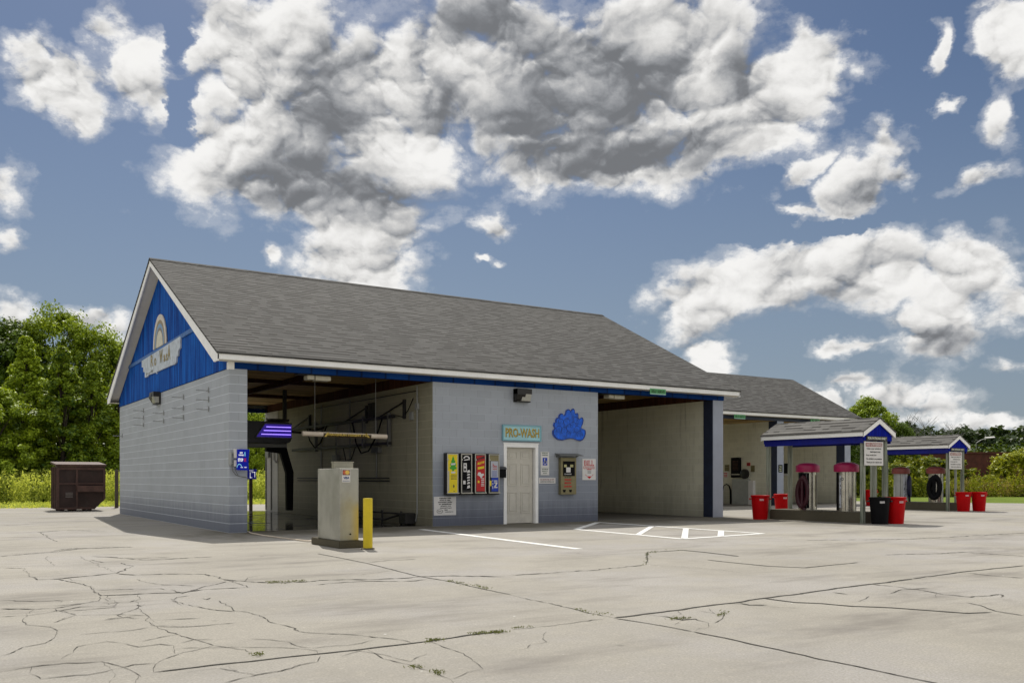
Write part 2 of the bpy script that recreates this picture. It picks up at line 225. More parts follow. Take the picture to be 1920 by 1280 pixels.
def rect(m, x0, x1, z0, z1, y): m.poly([(x0,y,z0),(x1,y,z0),(x1,y,z1),(x0,y,z1)]); return m
def disc(m, xc, zc, rx, rz, y, n=24, a0=0, a1=2*math.pi):
    m.poly([(xc+rx*math.cos(a0+(a1-a0)*k/n), y, zc+rz*math.sin(a0+(a1-a0)*k/n)) for k in range(n if a1-a0 > 6.28 else n+1)]); return m
def ring(m, xc, zc, r0, r1, y, n=24, a0=0, a1=2*math.pi, sx=1):
    for k in range(n):
        t, u = a0+(a1-a0)*k/n, a0+(a1-a0)*(k+1)/n
        m.poly([(xc+sx*r0*math.cos(t),y,zc+r0*math.sin(t)),(xc+sx*r1*math.cos(t),y,zc+r1*math.sin(t)),(xc+sx*r1*math.cos(u),y,zc+r1*math.sin(u)),(xc+sx*r0*math.cos(u),y,zc+r0*math.sin(u))])
    return m

# ------------------------------------------------------------------ node helpers
class NT:
    def __init__(s, tree): s.t = tree; s.n = tree.nodes; s.l = tree.links
    def set(s, sock, v):
        if hasattr(v, 'is_output') or isinstance(v, bpy.types.NodeSocket): s.l.new(v, sock)
        else:
            try: sock.default_value = v
            except Exception:
                if len(sock.default_value) == 4: sock.default_value = (*v, 1) if len(v) == 3 else v
                else: sock.default_value = v[:3]
    def new(s, typ, out=0, props=None, **ins):
        nd = s.n.new(typ)
        for k, v in (props or {}).items(): setattr(nd, k, v)
        for k, v in ins.items():
            key = k.replace('_', ' ')
            if key.isdigit() or (k[0] == 'i' and k[1:].isdigit()): sock = nd.inputs[int(k[1:] if k[0] == 'i' else k)]
            else: sock = nd.inputs[key]
            s.set(sock, v)
        return nd.outputs[out] if out is not None else nd
    def math(s, op, a, b=0.0, c=None, clamp=False):
        nd = s.n.new('ShaderNodeMath'); nd.operation = op; nd.use_clamp = clamp
        s.set(nd.inputs[0], a); s.set(nd.inputs[1], b)
        if c is not None: s.set(nd.inputs[2], c)
        return nd.outputs[0]
    def vmath(s, op, a, b=(0,0,0), out=0, scale=None):
        nd = s.n.new('ShaderNodeVectorMath'); nd.operation = op
        s.set(nd.inputs[0], a); s.set(nd.inputs[1], b)
        if scale is not None: s.set(nd.inputs['Scale'], scale)
        return nd.outputs[out]
    def mix(s, f, a, b, bt='MIX'):
        nd = s.n.new('ShaderNodeMix'); nd.data_type = 'RGBA'; nd.blend_type = bt
        s.set(nd.inputs[0], f); s.set(nd.inputs[6], a); s.set(nd.inputs[7], b); return nd.outputs[2]
    def ss(s, v, lo, hi, a=0.0, b=1.0, smooth=True):
        nd = s.n.new('ShaderNodeMapRange'); nd.interpolation_type = 'SMOOTHSTEP' if smooth else 'LINEAR'
        s.set(nd.inputs[0], v); s.set(nd.inputs[1], lo); s.set(nd.inputs[2], hi); s.set(nd.inputs[3], a); s.set(nd.inputs[4], b); return nd.outputs[0]
    def noise(s, v, scale, detail=2, rough=.5, out=0, dim='3D'):
        nd = s.n.new('ShaderNodeTexNoise'); nd.noise_dimensions = dim
        s.set(nd.inputs['Vector'], v); nd.inputs['Scale'].default_value = scale
        nd.inputs['Detail'].default_value = detail; nd.inputs['Roughness'].default_value = rough
        return nd.outputs[out]
    def obj(s): return s.new('ShaderNodeTexCoord', 3)
    def scale(s, v, sc): return s.vmath('MULTIPLY', v, sc)
    def bump(s, h, strength=.3, dist=.01): 
        nd = s.n.new('ShaderNodeBump'); nd.inputs['Strength'].default_value = strength; nd.inputs['Distance'].default_value = dist
        s.set(nd.inputs['Height'], h); return nd.outputs[0]
    def bsdf(s, color, rough=.7, metal=0.0, normal=None, spec=.5, emit=None, es=0.0):
        nd = s.n.new('ShaderNodeBsdfPrincipled')
        s.set(nd.inputs['Base Color'], color); s.set(nd.inputs['Roughness'], rough); s.set(nd.inputs['Metallic'], metal)
        s.set(nd.inputs['Specular IOR Level'], spec)
        if normal is not None: s.set(nd.inputs['Normal'], normal)
        if emit is not None: s.set(nd.inputs['Emission Color'], emit); nd.inputs['Emission Strength'].default_value = es
        return nd.outputs[0]
    def out(s, sh):
        nd = s.n.new('ShaderNodeOutputMaterial'); s.l.new(sh, nd.inputs[0])
def mat(name):
    m = bpy.data.materials.new(name); m.use_nodes = True; m.node_tree.nodes.clear(); return m, NT(m.node_tree)

def plain(name, col, rough=.6, metal=0.0, var=.12, scale=6, spec=.4, dirt=0.0, emit=None, es=0):
    """painted or moulded surface with blotchy tone, a little wear and faint bump"""
    m, n = mat(name); v = n.obj()
    k = n.noise(v, scale, 4, .6); f = n.noise(v, scale*9, 3, .6)
    t = n.math('ADD', n.math('MULTIPLY', k, .7), n.math('MULTIPLY', f, .3))
    lo = tuple(c*(1-var) for c in col); hi = tuple(min(1, c*(1+var)) for c in col)
    c = n.mix(n.ss(t, .3, .7), (*lo,1), (*hi,1))
    if dirt:
        d = n.ss(n.noise(v, scale*.6, 5, .7), .52, .75)
        c = n.mix(n.math('MULTIPLY', d, dirt), c, (.06,.05,.04,1))
    n.out(n.bsdf(c, n.ss(f, .2, .8, max(.03, rough-.12), min(1, rough+.12)), metal, n.bump(f, .08, .004), spec, emit, es)); return m

def block(name, col, dirt=.25, two_tone=None, light_joint=.15, splash=None, wet=0):
    """painted concrete block, 0.406 x 0.203 m courses"""
    m, n = mat(name); v = n.obj()
    sp = n.new('ShaderNodeSeparateXYZ', None, i0=v); g = n.new('ShaderNodeNewGeometry', 1)
    gn = n.new('ShaderNodeSeparateXYZ', None, i0=g)
    side = n.math('GREATER_THAN', n.math('ABSOLUTE', gn.outputs[0]), .5)
    u = n.math('ADD', n.math('MULTIPLY', sp.outputs[0], n.math('SUBTRACT', 1, side)), n.math('MULTIPLY', sp.outputs[1], side))
    p = n.new('ShaderNodeCombineXYZ', 0, i0=u, i1=sp.outputs[2], i2=0.0)
    br = n.new('ShaderNodeTexBrick', None, props=dict(offset=.5, offset_frequency=2))
    n.set(br.inputs['Vector'], p); br.inputs['Scale'].default_value = 1
    br.inputs['Brick Width'].default_value = .406; br.inputs['Row Height'].default_value = .203
    br.inputs['Mortar Size'].default_value = .007; br.inputs['Mortar Smooth'].default_value = .4
    n.set(br.inputs['Color1'], (.42,.42,.42,1)); n.set(br.inputs['Color2'], (.58,.58,.58,1)); n.set(br.inputs['Mortar'], (.5,.5,.5,1))
    fac = br.outputs['Fac']
    tone = n.new('ShaderNodeSeparateColor', 0, i0=br.outputs['Color'])
    big = n.noise(v, .8, 5, .65); fine = n.noise(v, 45, 3, .6)
    c = n.mix(n.ss(tone, .4, .6, 0, 1, False), tuple(x*.93 for x in col)+(1,), tuple(x*1.05 for x in col)+(1,))
    if two_tone:
        tz, tc = two_tone
        edge = n.math('ADD', sp.outputs[2], n.math('MULTIPLY', n.math('SUBTRACT', n.noise(v, 1.3, 3, .6), .5), .5))
        c = n.mix(n.ss(edge, tz-.35, tz+.35, .8, 0.0), c, (*tc, 1))
    c = n.mix(n.ss(big, .3, .7, .0, .25), c, tuple(x*.72 for x in col)+(1,))
    streak = n.noise(n.scale(v, (3, 3, .25)), 1.6, 4, .65)
    low = n.ss(n.math('ADD', sp.outputs[2], n.math('MULTIPLY', streak, .9)), .35, 1.5, 1, 0)
    d = n.math('MULTIPLY', n.math('MAXIMUM', n.ss(streak, .55, .8), n.math('MULTIPLY', low, .8)), dirt)
    c = n.mix(d, c, (.075,.068,.05,1))
    if splash:
        ez = n.math('ADD', sp.outputs[2], n.math('MULTIPLY', n.math('SUBTRACT', streak, .5), .55))
        c = n.mix(n.ss(ez, .05, .75, .85, 0), c, (*splash, 1))
    h2 = n.math('FRACT', n.math('DIVIDE', sp.outputs[2], .203))
    hj = n.math('GREATER_THAN', n.math('ABSOLUTE', n.math('SUBTRACT', h2, .5)), .46)
    c = n.mix(n.math('MULTIPLY', n.math('MULTIPLY', fac, hj), light_joint), c, (min(1,col[0]*2.0), min(1,col[1]*2.0), min(1,col[2]*2.0), 1))
    c = n.mix(n.math('MULTIPLY', fac, n.math('MULTIPLY', n.math('SUBTRACT', 1, hj), .35)), c, tuple(x*.45 for x in col)+(1,))
    h = n.math('ADD', n.math('MULTIPLY', n.math('SUBTRACT', 1, fac), 1.0), n.math('MULTIPLY', fine, .25))
    n.out(n.bsdf(c, .55 if not wet else .3, 0, n.bump(h, .5, .006), .4)); return m

def shingle(name, col, xs=1.0, axis='X'):
    """three-tab roof shingles with uneven tabs and a shadow line along each course"""
    m, n = mat(name); v = n.obj(); sp = n.new('ShaderNodeSeparateXYZ', None, i0=v)
    u = sp.outputs[0] if axis == 'X' else sp.outputs[1]
    # course height in Z for a 26 degree pitch
    cour = .080*xs
    wob = n.math('MULTIPLY', n.math('SUBTRACT', n.noise(v, .5, 2, .5), .5), .006)
    p = n.new('ShaderNodeCombineXYZ', 0, i0=u, i1=n.math('ADD', sp.outputs[2], wob), i2=0.0)
    def brick(w, off, m_):
        b = n.new('ShaderNodeTexBrick', None, props=dict(offset=off, offset_frequency=2, squash=.7, squash_frequency=3))
        n.set(b.inputs['Vector'], p); b.inputs['Scale'].default_value = 1; b.inputs['Brick Width'].default_value = w
        b.inputs['Row Height'].default_value = cour; b.inputs['Mortar Size'].default_value = m_; b.inputs['Mortar Smooth'].default_value = .6
        n.set(b.inputs['Color1'], (0,0,0,1)); n.set(b.inputs['Color2'], (1,1,1,1)); n.set(b.inputs['Mortar'], (.5,.5,.5,1)); return b
    b1 = brick(.34*xs, .5, .0); b2 = brick(.29*xs, .37, .0)
    t1 = n.new('ShaderNodeSeparateColor', 0, i0=b1.outputs[0]); t2 = n.new('ShaderNodeSeparateColor', 0, i0=b2.outputs[0])
    t = n.math('ADD', n.math('MULTIPLY', t1, .55), n.math('MULTIPLY', t2, .45))
    gr = n.noise(v, 160, 2, .6); big = n.noise(v, .35, 4, .6)
    fr = n.math('FRACT', n.math('DIVIDE', n.math('ADD', sp.outputs[2], wob), cour))
    # butt shadow band sits at the lower edge of the taller laminated tabs only
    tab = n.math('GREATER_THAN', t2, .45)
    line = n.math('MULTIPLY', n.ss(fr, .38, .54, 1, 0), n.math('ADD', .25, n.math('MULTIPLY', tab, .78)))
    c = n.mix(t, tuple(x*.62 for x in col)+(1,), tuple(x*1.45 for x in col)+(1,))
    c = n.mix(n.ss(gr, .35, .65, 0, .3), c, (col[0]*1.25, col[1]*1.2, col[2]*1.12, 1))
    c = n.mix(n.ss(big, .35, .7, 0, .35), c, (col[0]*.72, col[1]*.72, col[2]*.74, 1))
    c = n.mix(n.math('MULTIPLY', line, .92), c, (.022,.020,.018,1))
    h = n.math('ADD', n.math('MULTIPLY', n.math('SUBTRACT', 1, fr), .8), n.math('MULTIPLY', gr, .25))
    h = n.math('ADD', h, n.math('MULTIPLY', tab, .4))
    n.out(n.bsdf(c, .92, 0, n.bump(h, .6, .012), .2)); return m

def boards(name, c1, c2, w=.15, axis='Y', streak=.6, groove=(.004,.008,.03), bump=.4, along='Z'):
    """boards with dark grooves; stain streaks run along the boards"""
    m, n = mat(name); v = n.obj(); sp = n.new('ShaderNodeSeparateXYZ', None, i0=v)
    ix = {'X':0,'Y':1,'Z':2}
    u = sp.outputs[ix[axis]]; q = n.math('DIVIDE', u, w); fr = n.math('FRACT', q); cell = n.math('FLOOR', q)
    g = n.ss(n.math('ABSOLUTE', n.math('SUBTRACT', fr, .5)), .44, .49)
    sc = [9,9,9]; sc[ix[along]] = .5
    s1 = n.noise(n.scale(v, tuple(sc)), 1.2, 5, .7); s2 = n.noise(v, 1.1, 4, .6)
    wn = n.new('ShaderNodeTexWhiteNoise', 0, props=dict(noise_dimensions='1D'), W=cell)
    t = n.math('ADD', n.math('MULTIPLY', n.ss(s1, .3, .72), streak), n.math('ADD', n.math('MULTIPLY', s2, .5), n.math('MULTIPLY', n.math('SUBTRACT', wn, .5), .35)))
    c = n.mix(n.ss(t, .15, .95), (*c1,1), (*c2,1))
    c = n.mix(n.math('MULTIPLY', g, .8), c, (*groove,1))
    n.out(n.bsdf(c, .75, 0, n.bump(n.math('ADD', n.math('SUBTRACT', 1, g), n.math('MULTIPLY', s1, .3)), bump, .008), .08)); return m

def steel(name, col=(.5,.48,.43), rough=.38, stain=None):
    m, n = mat(name); v = n.obj()
    br = n.noise(n.scale(v, (1,1,60)), 3, 3, .6); k = n.noise(v, 2.2, 5, .65)
    c = n.mix(n.ss(k, .3, .7), tuple(x*.8 for x in col)+(1,), tuple(min(1,x*1.1) for x in col)+(1,))
    if stain:
        sx, sc = stain
        sp = n.new('ShaderNodeSeparateXYZ', None, i0=v)
        d = n.math('MULTIPLY', n.ss(sp.outputs[0], sx[0], sx[1]), n.ss(n.math('ADD', sp.outputs[2], n.math('MULTIPLY', k, .3)), .75, 1.0, 1, 0))
        c = n.mix(n.math('MULTIPLY', d, .75), c, (*sc,1))
    n.out(n.bsdf(c, n.ss(k, .3, .7, rough-.06, rough+.14), .75, n.bump(br, .05, .002), .5)); return m

def concrete(name, col, stain=.35, slab=True, rough=.85, shade_stain=None):
    m, n = mat(name); v = n.obj()
    big = n.noise(v, .16, 5, .62); mid = n.noise(v, .9, 5, .65); sm = n.noise(v, 7, 4, .65); gr = n.noise(v, 60, 3, .7); g2 = n.noise(v, 22, 2, .6)
    c = n.mix(n.ss(big, .35, .65), tuple(x*.86 for x in col)+(1,), tuple(x*1.07 for x in col)+(1,))
    tint = n.noise(v, .33, 4, .6)
    c = n.mix(n.ss(tint, .42, .62, 0, .8), c, n.vmath('MULTIPLY', c, (.93,.95,1.06)))
    c = n.mix(n.ss(mid, .42, .72, 0, .6), c, tuple(x*.66 for x in col)+(1,))
    c = n.mix(n.ss(sm, .5, .75, 0, .25), c, (col[0]*1.25, col[1]*1.22, col[2]*1.15, 1))
    c = n.mix(n.ss(gr, .42, .60, 0, .6), c, tuple(x*.58 for x in col)+(1,))
    c = n.mix(n.ss(g2, .56, .72, 0, .25), c, tuple(x*1.3 for x in col)+(1,))
    if slab:
        sp = n.new('ShaderNodeSeparateXYZ', None, i0=v)
        cx = n.math('FLOOR', n.math('DIVIDE', n.math('ADD', sp.outputs[0], 1.3), 4.6)); cy = n.math('FLOOR', n.math('DIVIDE', n.math('ADD', sp.outputs[1], 2.1), 4.2))
        wn = n.new('ShaderNodeTexWhiteNoise', 0, props=dict(noise_dimensions='2D'), Vector=n.new('ShaderNodeCombineXYZ', 0, i0=cx, i1=cy, i2=0.0))
        c = n.mix(n.math('MULTIPLY', wn, .22), c, tuple(x*.6 for x in col)+(1,))
        # tyre and oil drips
        st = n.noise(n.scale(v, (.5, 1.6, 1)), .55, 5, .7)
        c = n.mix(n.ss(st, .49, .74, 0, stain), c, (col[0]*.42, col[1]*.41, col[2]*.42, 1))
        sp2 = n.new('ShaderNodeTexVoronoi', 0, props=dict(feature='F1'), Vector=v, Scale=1.9, Randomness=1.0)
        c = n.mix(n.ss(sp2, .012, .03, .7, 0), c, (.75,.75,.72,1))
        sp3 = n.new('ShaderNodeTexVoronoi', 0, props=dict(feature='F1'), Vector=n.vmath('ADD', v, (31,7,0)), Scale=1.1, Randomness=1.0)
        c = n.mix(n.ss(sp3, .01, .06, .6, 0), c, (.05,.045,.04,1))
    if shade_stain:  # eave shade painted into the colour along the front, mixed with wet stains
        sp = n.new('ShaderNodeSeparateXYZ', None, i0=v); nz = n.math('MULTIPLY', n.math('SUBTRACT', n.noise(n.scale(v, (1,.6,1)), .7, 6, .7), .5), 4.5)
        for x0, x1, ya, yb, k in shade_stain:
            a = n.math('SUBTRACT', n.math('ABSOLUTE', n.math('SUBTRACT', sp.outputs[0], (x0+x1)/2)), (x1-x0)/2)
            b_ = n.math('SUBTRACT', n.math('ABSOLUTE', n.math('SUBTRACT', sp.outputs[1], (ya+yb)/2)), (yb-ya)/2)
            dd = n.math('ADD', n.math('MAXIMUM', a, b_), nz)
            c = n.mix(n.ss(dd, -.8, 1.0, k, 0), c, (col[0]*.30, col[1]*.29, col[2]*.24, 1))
    h = n.math('ADD', gr, n.math('MULTIPLY', sm, .6))
    n.out(n.bsdf(c, rough, 0, n.bump(h, .25, .006), .25)); return m

def leafmat(name, c1, c2, trans=.45, rough=.55):
    m, n = mat(name)
    g = n.new('ShaderNodeNewGeometry', None); oi = n.new('ShaderNodeObjectInfo', None)
    rnd = g.outputs['Random Per Island']; v = n.obj(); k = n.noise(v, .5, 3, .6)
    t = n.math('ADD', n.math('MULTIPLY', rnd, .6), n.math('MULTIPLY', n.ss(k, .3, .7), .4))
    t = n.math('ADD', t, n.math('MULTIPLY', n.math('SUBTRACT', oi.outputs['Random'], .5), .35), clamp=True)
    c = n.mix(t, (*c1,1), (*c2,1))
    d = n.bsdf(c, rough, 0, None, .35)
    tr = n.new('ShaderNodeBsdfTranslucent', 0, Color=n.mix(.5, c, (c2[0]*1.5, c2[1]*1.35, c2[2]*.6, 1)))
    mx = n.n.new('ShaderNodeMixShader'); mx.inputs[0].default_value = trans
    n.l.new(d, mx.inputs[1]); n.l.new(tr, mx.inputs[2]); n.out(mx.outputs[0]); return m

# ------------------------------------------------------------------ foliage helpers
def leaf_arrays(cen, nrm, size, asp=.5):
    """one kite-shaped leaf per centre; returns vertex array (n*4,3)"""
    n = len(cen); nrm = nrm/np.linalg.norm(nrm, axis=1, keepdims=True)
    r = rng.normal(size=(n,3)); u = np.cross(nrm, r); u /= np.linalg.norm(u, axis=1, keepdims=True)+1e-9; w = np.cross(nrm, u)
    s = size.reshape(-1,1)
    v = np.empty((n,4,3))
    v[:,0] = cen - u*s*.5; v[:,1] = cen + w*s*asp*.5 - u*s*.05 + nrm*s*.08; v[:,2] = cen + u*s*.5; v[:,3] = cen - w*s*asp*.5 - u*s*.05 + nrm*s*.08
    return v.reshape(-1,3)
def quads(name, verts, material, parent=None):
    nv = len(verts); nf = nv//4
    me = bpy.data.meshes.new(name); me.vertices.add(nv); me.vertices.foreach_set('co', np.asarray(verts, dtype=np.float32).ravel())
    me.loops.add(nv); me.loops.foreach_set('vertex_index', np.arange(nv, dtype=np.int32))
    me.polygons.add(nf); me.polygons.foreach_set('loop_start', np.arange(0, nv, 4, dtype=np.int32))
    try: me.polygons.foreach_set('loop_total', np.full(nf, 4, dtype=np.int32))
    except Exception: pass
    me.update(calc_edges=True); me.validate(); me.materials.append(material)
    o = bpy.data.objects.new(name, me); C.objects.link(o)
    if parent: o.parent = parent
    return o
def clump_leaves(c, r, n, size, flat=.8, droop=0.0):
    d = rng.normal(size=(n,3)); d /= np.linalg.norm(d, axis=1, keepdims=True)
    rad = r*(.25+.75*rng.random((n,1))**.7 + .35*np.abs(rng.normal(0,.5,(n,1))))
    p = c + d*rad*np.array([1,1,flat])
    nr = d*.7 + np.array([0,0,.55]) + rng.normal(size=(n,3))*.45
    return p, nr, size*(.6+.8*rng.random(n))
def make_tree(H, Rd, base, nclump, per, size, shape, seed):
    """leaf vertices and clump centres of a crown; shape 'cone', 'round' or 'wide'"""
    global rng
    rng = np.random.default_rng(seed); V = []; cents = []
    for i in range(nclump):
        t = rng.random()**.85
        z = base + (H-base)*t
        if shape == 'cone': pr = (1-t)*.97+.03
        elif shape == 'round': pr = math.sqrt(max(0, 1-(2*t-.85)**2*.75))
        else: pr = math.sqrt(max(.02, 1-(1.6*t-.6)**2))
        a = rng.random()*2*math.pi; q = Rd*pr*(.35+.7*math.sqrt(rng.random()))
        c = np.array([q*math.cos(a), q*math.sin(a), z])
        rc = Rd*(.09+.21*rng.random()**1.6)*(.32+.85*(1-t) if shape == 'cone' else .95)
        cents.append((c, rc)); p, nr, s = clump_leaves(c, rc, int(per*(.7+.6*rng.random())), size, .7)
        V.append(leaf_arrays(p, nr, s, .6))
    return np.concatenate(V), cents

# ================================================================== camera, sky, sun
cam_d = bpy.data.cameras.new('camera'); cam = bpy.data.objects.new('camera', cam_d); C.objects.link(cam)
cam.location = (-5.6374, -19.9148, 1.188); cam.rotation_euler = (R(90), 0, -R(33.10884))
cam_d.sensor_width = 36; cam_d.lens = 31.889; cam_d.shift_y = 256.55/1920; cam_d.clip_end = 3000
bpy.context.scene.camera = cam
SUN = Vector((.8, 2.69, 3.85)).normalized()
EL = math.asin(SUN.z); AZ = math.atan2(SUN.x, SUN.y)
sd = bpy.data.lights.new('sun', 'SUN'); sd.energy = SUN_E; sd.angle = R(.53); sd.color = (1, .95, .86)
so = bpy.data.objects.new('sun', sd); C.objects.link(so); so.rotation_euler = SUN.to_track_quat('Z', 'Y').to_euler(); so.location = (0, 0, 60)

w = bpy.data.worlds.new('World'); bpy.context.scene.world = w; w.use_nodes = True
w.node_tree.nodes.clear(); n = NT(w.node_tree)
sky = n.new('ShaderNodeTexSky', 0, props=dict(sky_type='NISHITA', sun_disc=False, sun_elevation=EL, sun_rotation=AZ, altitude=50, air_density=1.0, dust_density=.8, ozone_density=2.2))
d = n.new('ShaderNodeTexCoord', 0)
sp = n.new('ShaderNodeSeparateXYZ', None, i0=d)
az = n.math('MULTIPLY', n.math('ARCTAN2', sp.outputs[0], sp.outputs[1]), 180/math.pi)
az = n.math('SUBTRACT', az, 33.10884)                     # bearing from the main view, degrees
az = n.math('SUBTRACT', az, n.math('MULTIPLY', n.math('GREATER_THAN', az, 180), 360))
az = n.math('ADD', az, n.math('MULTIPLY', n.math('LESS_THAN', az, -180), 360))
el = n.math('MULTIPLY', n.math('ARCSINE', sp.outputs[2]), 180/math.pi)
p0 = n.new('ShaderNodeCombineXYZ', 0, i0=az, i1=el, i2=0.0)
pn = n.scale(p0, (.055, .075, 1))
w1 = n.noise(pn, 2.2, 3, .55, 1); w2 = n.noise(pn, 9, 4, .6, 1)
wa = n.vmath('SUBTRACT', w1, (.5,.5,.5)); wb = n.vmath('SUBTRACT', w2, (.5,.5,.5))
pw = n.vmath('ADD', p0, n.scale(wa, (3.6, 2.5, 0))); pw = n.vmath('ADD', pw, n.scale(wb, (2.6, 2.0, 0)))
def field(blobs, vec):
    acc = None; q = n.new('ShaderNodeSeparateXYZ', None, i0=vec)
    for a, e, ra, re, rot, wt in blobs:
        v_ = vec if acc is None else n.new('ShaderNodeCombineXYZ', 0, i0=q.outputs[0], i1=q.outputs[1], i2=n.math('MULTIPLY', acc, 1e-7))
        mp = n.new('ShaderNodeMapping', 0, props=dict(vector_type='TEXTURE'), Vector=v_, Location=(a, e, 0), Rotation=(0, 0, R(-rot)), Scale=(abs(ra)*1.16, abs(re)*1.16, 1))
        v = n.math('MULTIPLY', n.math('SUBTRACT', 1, n.vmath('LENGTH', mp, out=1)), wt)
        acc = v if acc is None else n.math('SMOOTH_MAX', acc, v, .12)
    return acc
mask = field(CLOUDS, pw)
hole = field(HOLES, pw)
scat = n.noise(pn, 1.1, 3, .55)
# unseen bright cumulus, added outside the main view to fill the shaded walls
outside = n.math('MAXIMUM', n.ss(n.math('ABSOLUTE', az), 37, 50), n.ss(el, 31, 40))
far = n.math('SUBTRACT', n.math('MULTIPLY', outside, n.ss(scat, .36, .50, 1.2, 3.2)), 2.0)
mask = n.math('MAXIMUM', n.math('MAXIMUM', mask, -.8), far)
mask = n.math('SUBTRACT', mask, n.math('MULTIPLY', n.math('MAXIMUM', hole, 0), 1.2))
def fbm(vec, sc, det, ro):
    return n.noise(vec, sc, det, ro)
pc = n.vmath('ADD', pn, n.scale(wa, (.10, .10, 0))); pc2 = n.vmath('ADD', pc, n.scale(wb, (.04, .04, 0)))
def puff(vec, det=9):
    nd = n.n.new('ShaderNodeTexNoise'); nd.noise_type = 'RIDGED_MULTIFRACTAL'; nd.normalize = True
    n.set(nd.inputs['Vector'], vec); nd.inputs['Scale'].default_value = 3.2; nd.inputs['Detail'].default_value = det
    nd.inputs['Roughness'].default_value = .58; nd.inputs['Lacunarity'].default_value = 2.1; nd.inputs['Offset'].default_value = 1.0; nd.inputs['Gain'].default_value = 1.0
    return n.math('SUBTRACT', 1, nd.outputs[0])
LT = (-.018, .045, 0)
f1 = fbm(pc, 3.0, 12, .60); f2 = fbm(n.vmath('ADD', pc, LT), 3.0, 12, .60)
b1 = puff(pc2); b2 = puff(n.vmath('ADD', pc2, (-.010, .026, 0)))
f3 = fbm(pc, 13, 8, .70)
mk = n.math('MINIMUM', mask, .6)
base = n.math('ADD', n.math('MULTIPLY', mk, 1.75), n.math('MULTIPLY', n.math('SUBTRACT', f1, .5), 1.45))
base = n.math('ADD', base, n.math('MULTIPLY', n.math('SUBTRACT', b1, .20), .52))
dens = n.math('ADD', base, n.math('MULTIPLY', n.math('SUBTRACT', f3, .5), 1.0))
cover = n.math('POWER', n.ss(dens, -.14, .60), 1.15)
wisp = n.math('MULTIPLY', n.ss(dens, -.30, .12), .22)
cover = n.math('MAXIMUM', cover, wisp)
thick = n.ss(dens, .2, .9)
dark = field(DARKS, pw)
dk = n.ss(n.math('ADD', dark, n.math('MULTIPLY', n.math('SUBTRACT', f1, .5), 1.3)), -.35, .80)
relief = n.math('ADD', n.math('MULTIPLY', n.math('SUBTRACT', f1, f2), 1.0), n.math('MULTIPLY', n.math('SUBTRACT', b1, b2), .55))
sh = n.math('ADD', n.math('ADD', 1.08, relief), n.math('MULTIPLY', thick, -.20))
sh = n.math('ADD', sh, n.math('MULTIPLY', n.math('SUBTRACT', f3, .5), .45))
sh = n.math('ADD', sh, n.math('MULTIPLY', n.math('SUBTRACT', b1, .28), .30))
sh = n.math('SUBTRACT', sh, n.math('MULTIPLY', dk, .62))
sh = n.ss(sh, .02, 1.12, .36, 1.05)
ccol = n.mix(n.ss(sh, .35, .9), (.92, .96, 1.03, 1), (1.0, .99, .97, 1))
ccol = n.vmath('SCALE', ccol, scale=n.math('MULTIPLY', n.math('POWER', sh, 1.45), n.math('ADD', CLOUD_L, n.math('MULTIPLY', outside, CLOUD_L*OUT_GAIN))))
skyc = n.vmath('MULTIPLY', sky, SKY_TINT)
lowhz = n.ss(el, 0, 26, .64, 0)
skyc = n.mix(lowhz, skyc, tuple(CLOUD_L*c for c in (.31, .375, .455))+(1,))
tot = n.mix(cover, skyc, ccol)
tot = n.mix(n.ss(el, -1.5, 0, 1, 0), tot, (1.1, 1.0, .8, 1))
bg = n.n.new('ShaderNodeBackground'); bg.inputs[1].default_value = SKY_S; n.l.new(tot, bg.inputs[0])
wo = n.n.new('ShaderNodeOutputWorld'); n.l.new(bg.outputs[0], wo.inputs[0])
w.cycles.sampling_method = 'MANUAL'; w.cycles.sample_map_resolution = 512
sc = bpy.context.scene
sc.view_settings.view_transform = 'Standard'; sc.view_settings.look = 'None'; sc.view_settings.gamma = 1; sc.view_settings.exposure = EXPO
sc.cycles.max_bounces = 8; sc.cycles.transparent_max_bounces = 8; sc.cycles.use_denoising = True

# ================================================================== materials
M = {}
M['conc'] = concrete('concrete paving with eave shade', (.368,.345,.300), stain=.8, shade_stain=((-.6,15.2,-1.6,.5,.85),(13.5,17.5,-5.5,-1,.5),(24.5,28,-1.5,3,.4)))  # first zone deepens the eave shade in colour; the others are island stains
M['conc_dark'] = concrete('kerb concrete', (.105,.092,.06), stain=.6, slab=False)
M['wall'] = block('grey painted block', (.378,.405,.45), .16, (1.45, (.22,.245,.30)), .16, (.09,.10,.14))
M['gwall'] = block('grey painted gable block', (.395,.422,.46), .16, (.60, (.27,.295,.35)), .60, (.13,.145,.19))
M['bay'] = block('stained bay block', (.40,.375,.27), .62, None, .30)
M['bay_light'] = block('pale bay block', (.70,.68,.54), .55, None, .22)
M['pier'] = plain('light grey column paint', (.34,.37,.44), .55, var=.08, scale=2)
M['navy'] = plain('navy column paint', (.022,.03,.06), .5, var=.2, scale=3)
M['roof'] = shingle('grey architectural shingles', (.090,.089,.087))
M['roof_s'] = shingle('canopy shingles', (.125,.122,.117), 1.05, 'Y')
M['white'] = plain('white trim paint', (.92,.91,.89), .5, var=.06, scale=2.5)
M['soffit'] = plain('white soffit board', (.66,.63,.55), .6, var=.07, scale=1.5)
M['blue'] = boards('weathered blue board siding', (.001,.028,.20), (.008,.125,.52), .203, 'Y', .75)
M['blue_h'] = boards('blue header board', (.003,.028,.14), (.008,.058,.24), .62, 'X', .4, along='X', bump=.15)
M['blue_t'] = plain('faded blue trim', (.045,.14,.38), .6, var=.25, scale=5)
M['blue_c'] = boards('canopy blue board', (.002,.008,.22), (.004,.02,.38), .11, 'X', .35)
M['blue_f'] = plain('canopy blue fascia board', (.002,.006,.20), .6, var=.15, scale=4)
M['ceil'] = boards('stained plywood ceiling', (.26,.165,.06), (.62,.42,.17), .61, 'Y', .5, (.03,.02,.01), along='X')
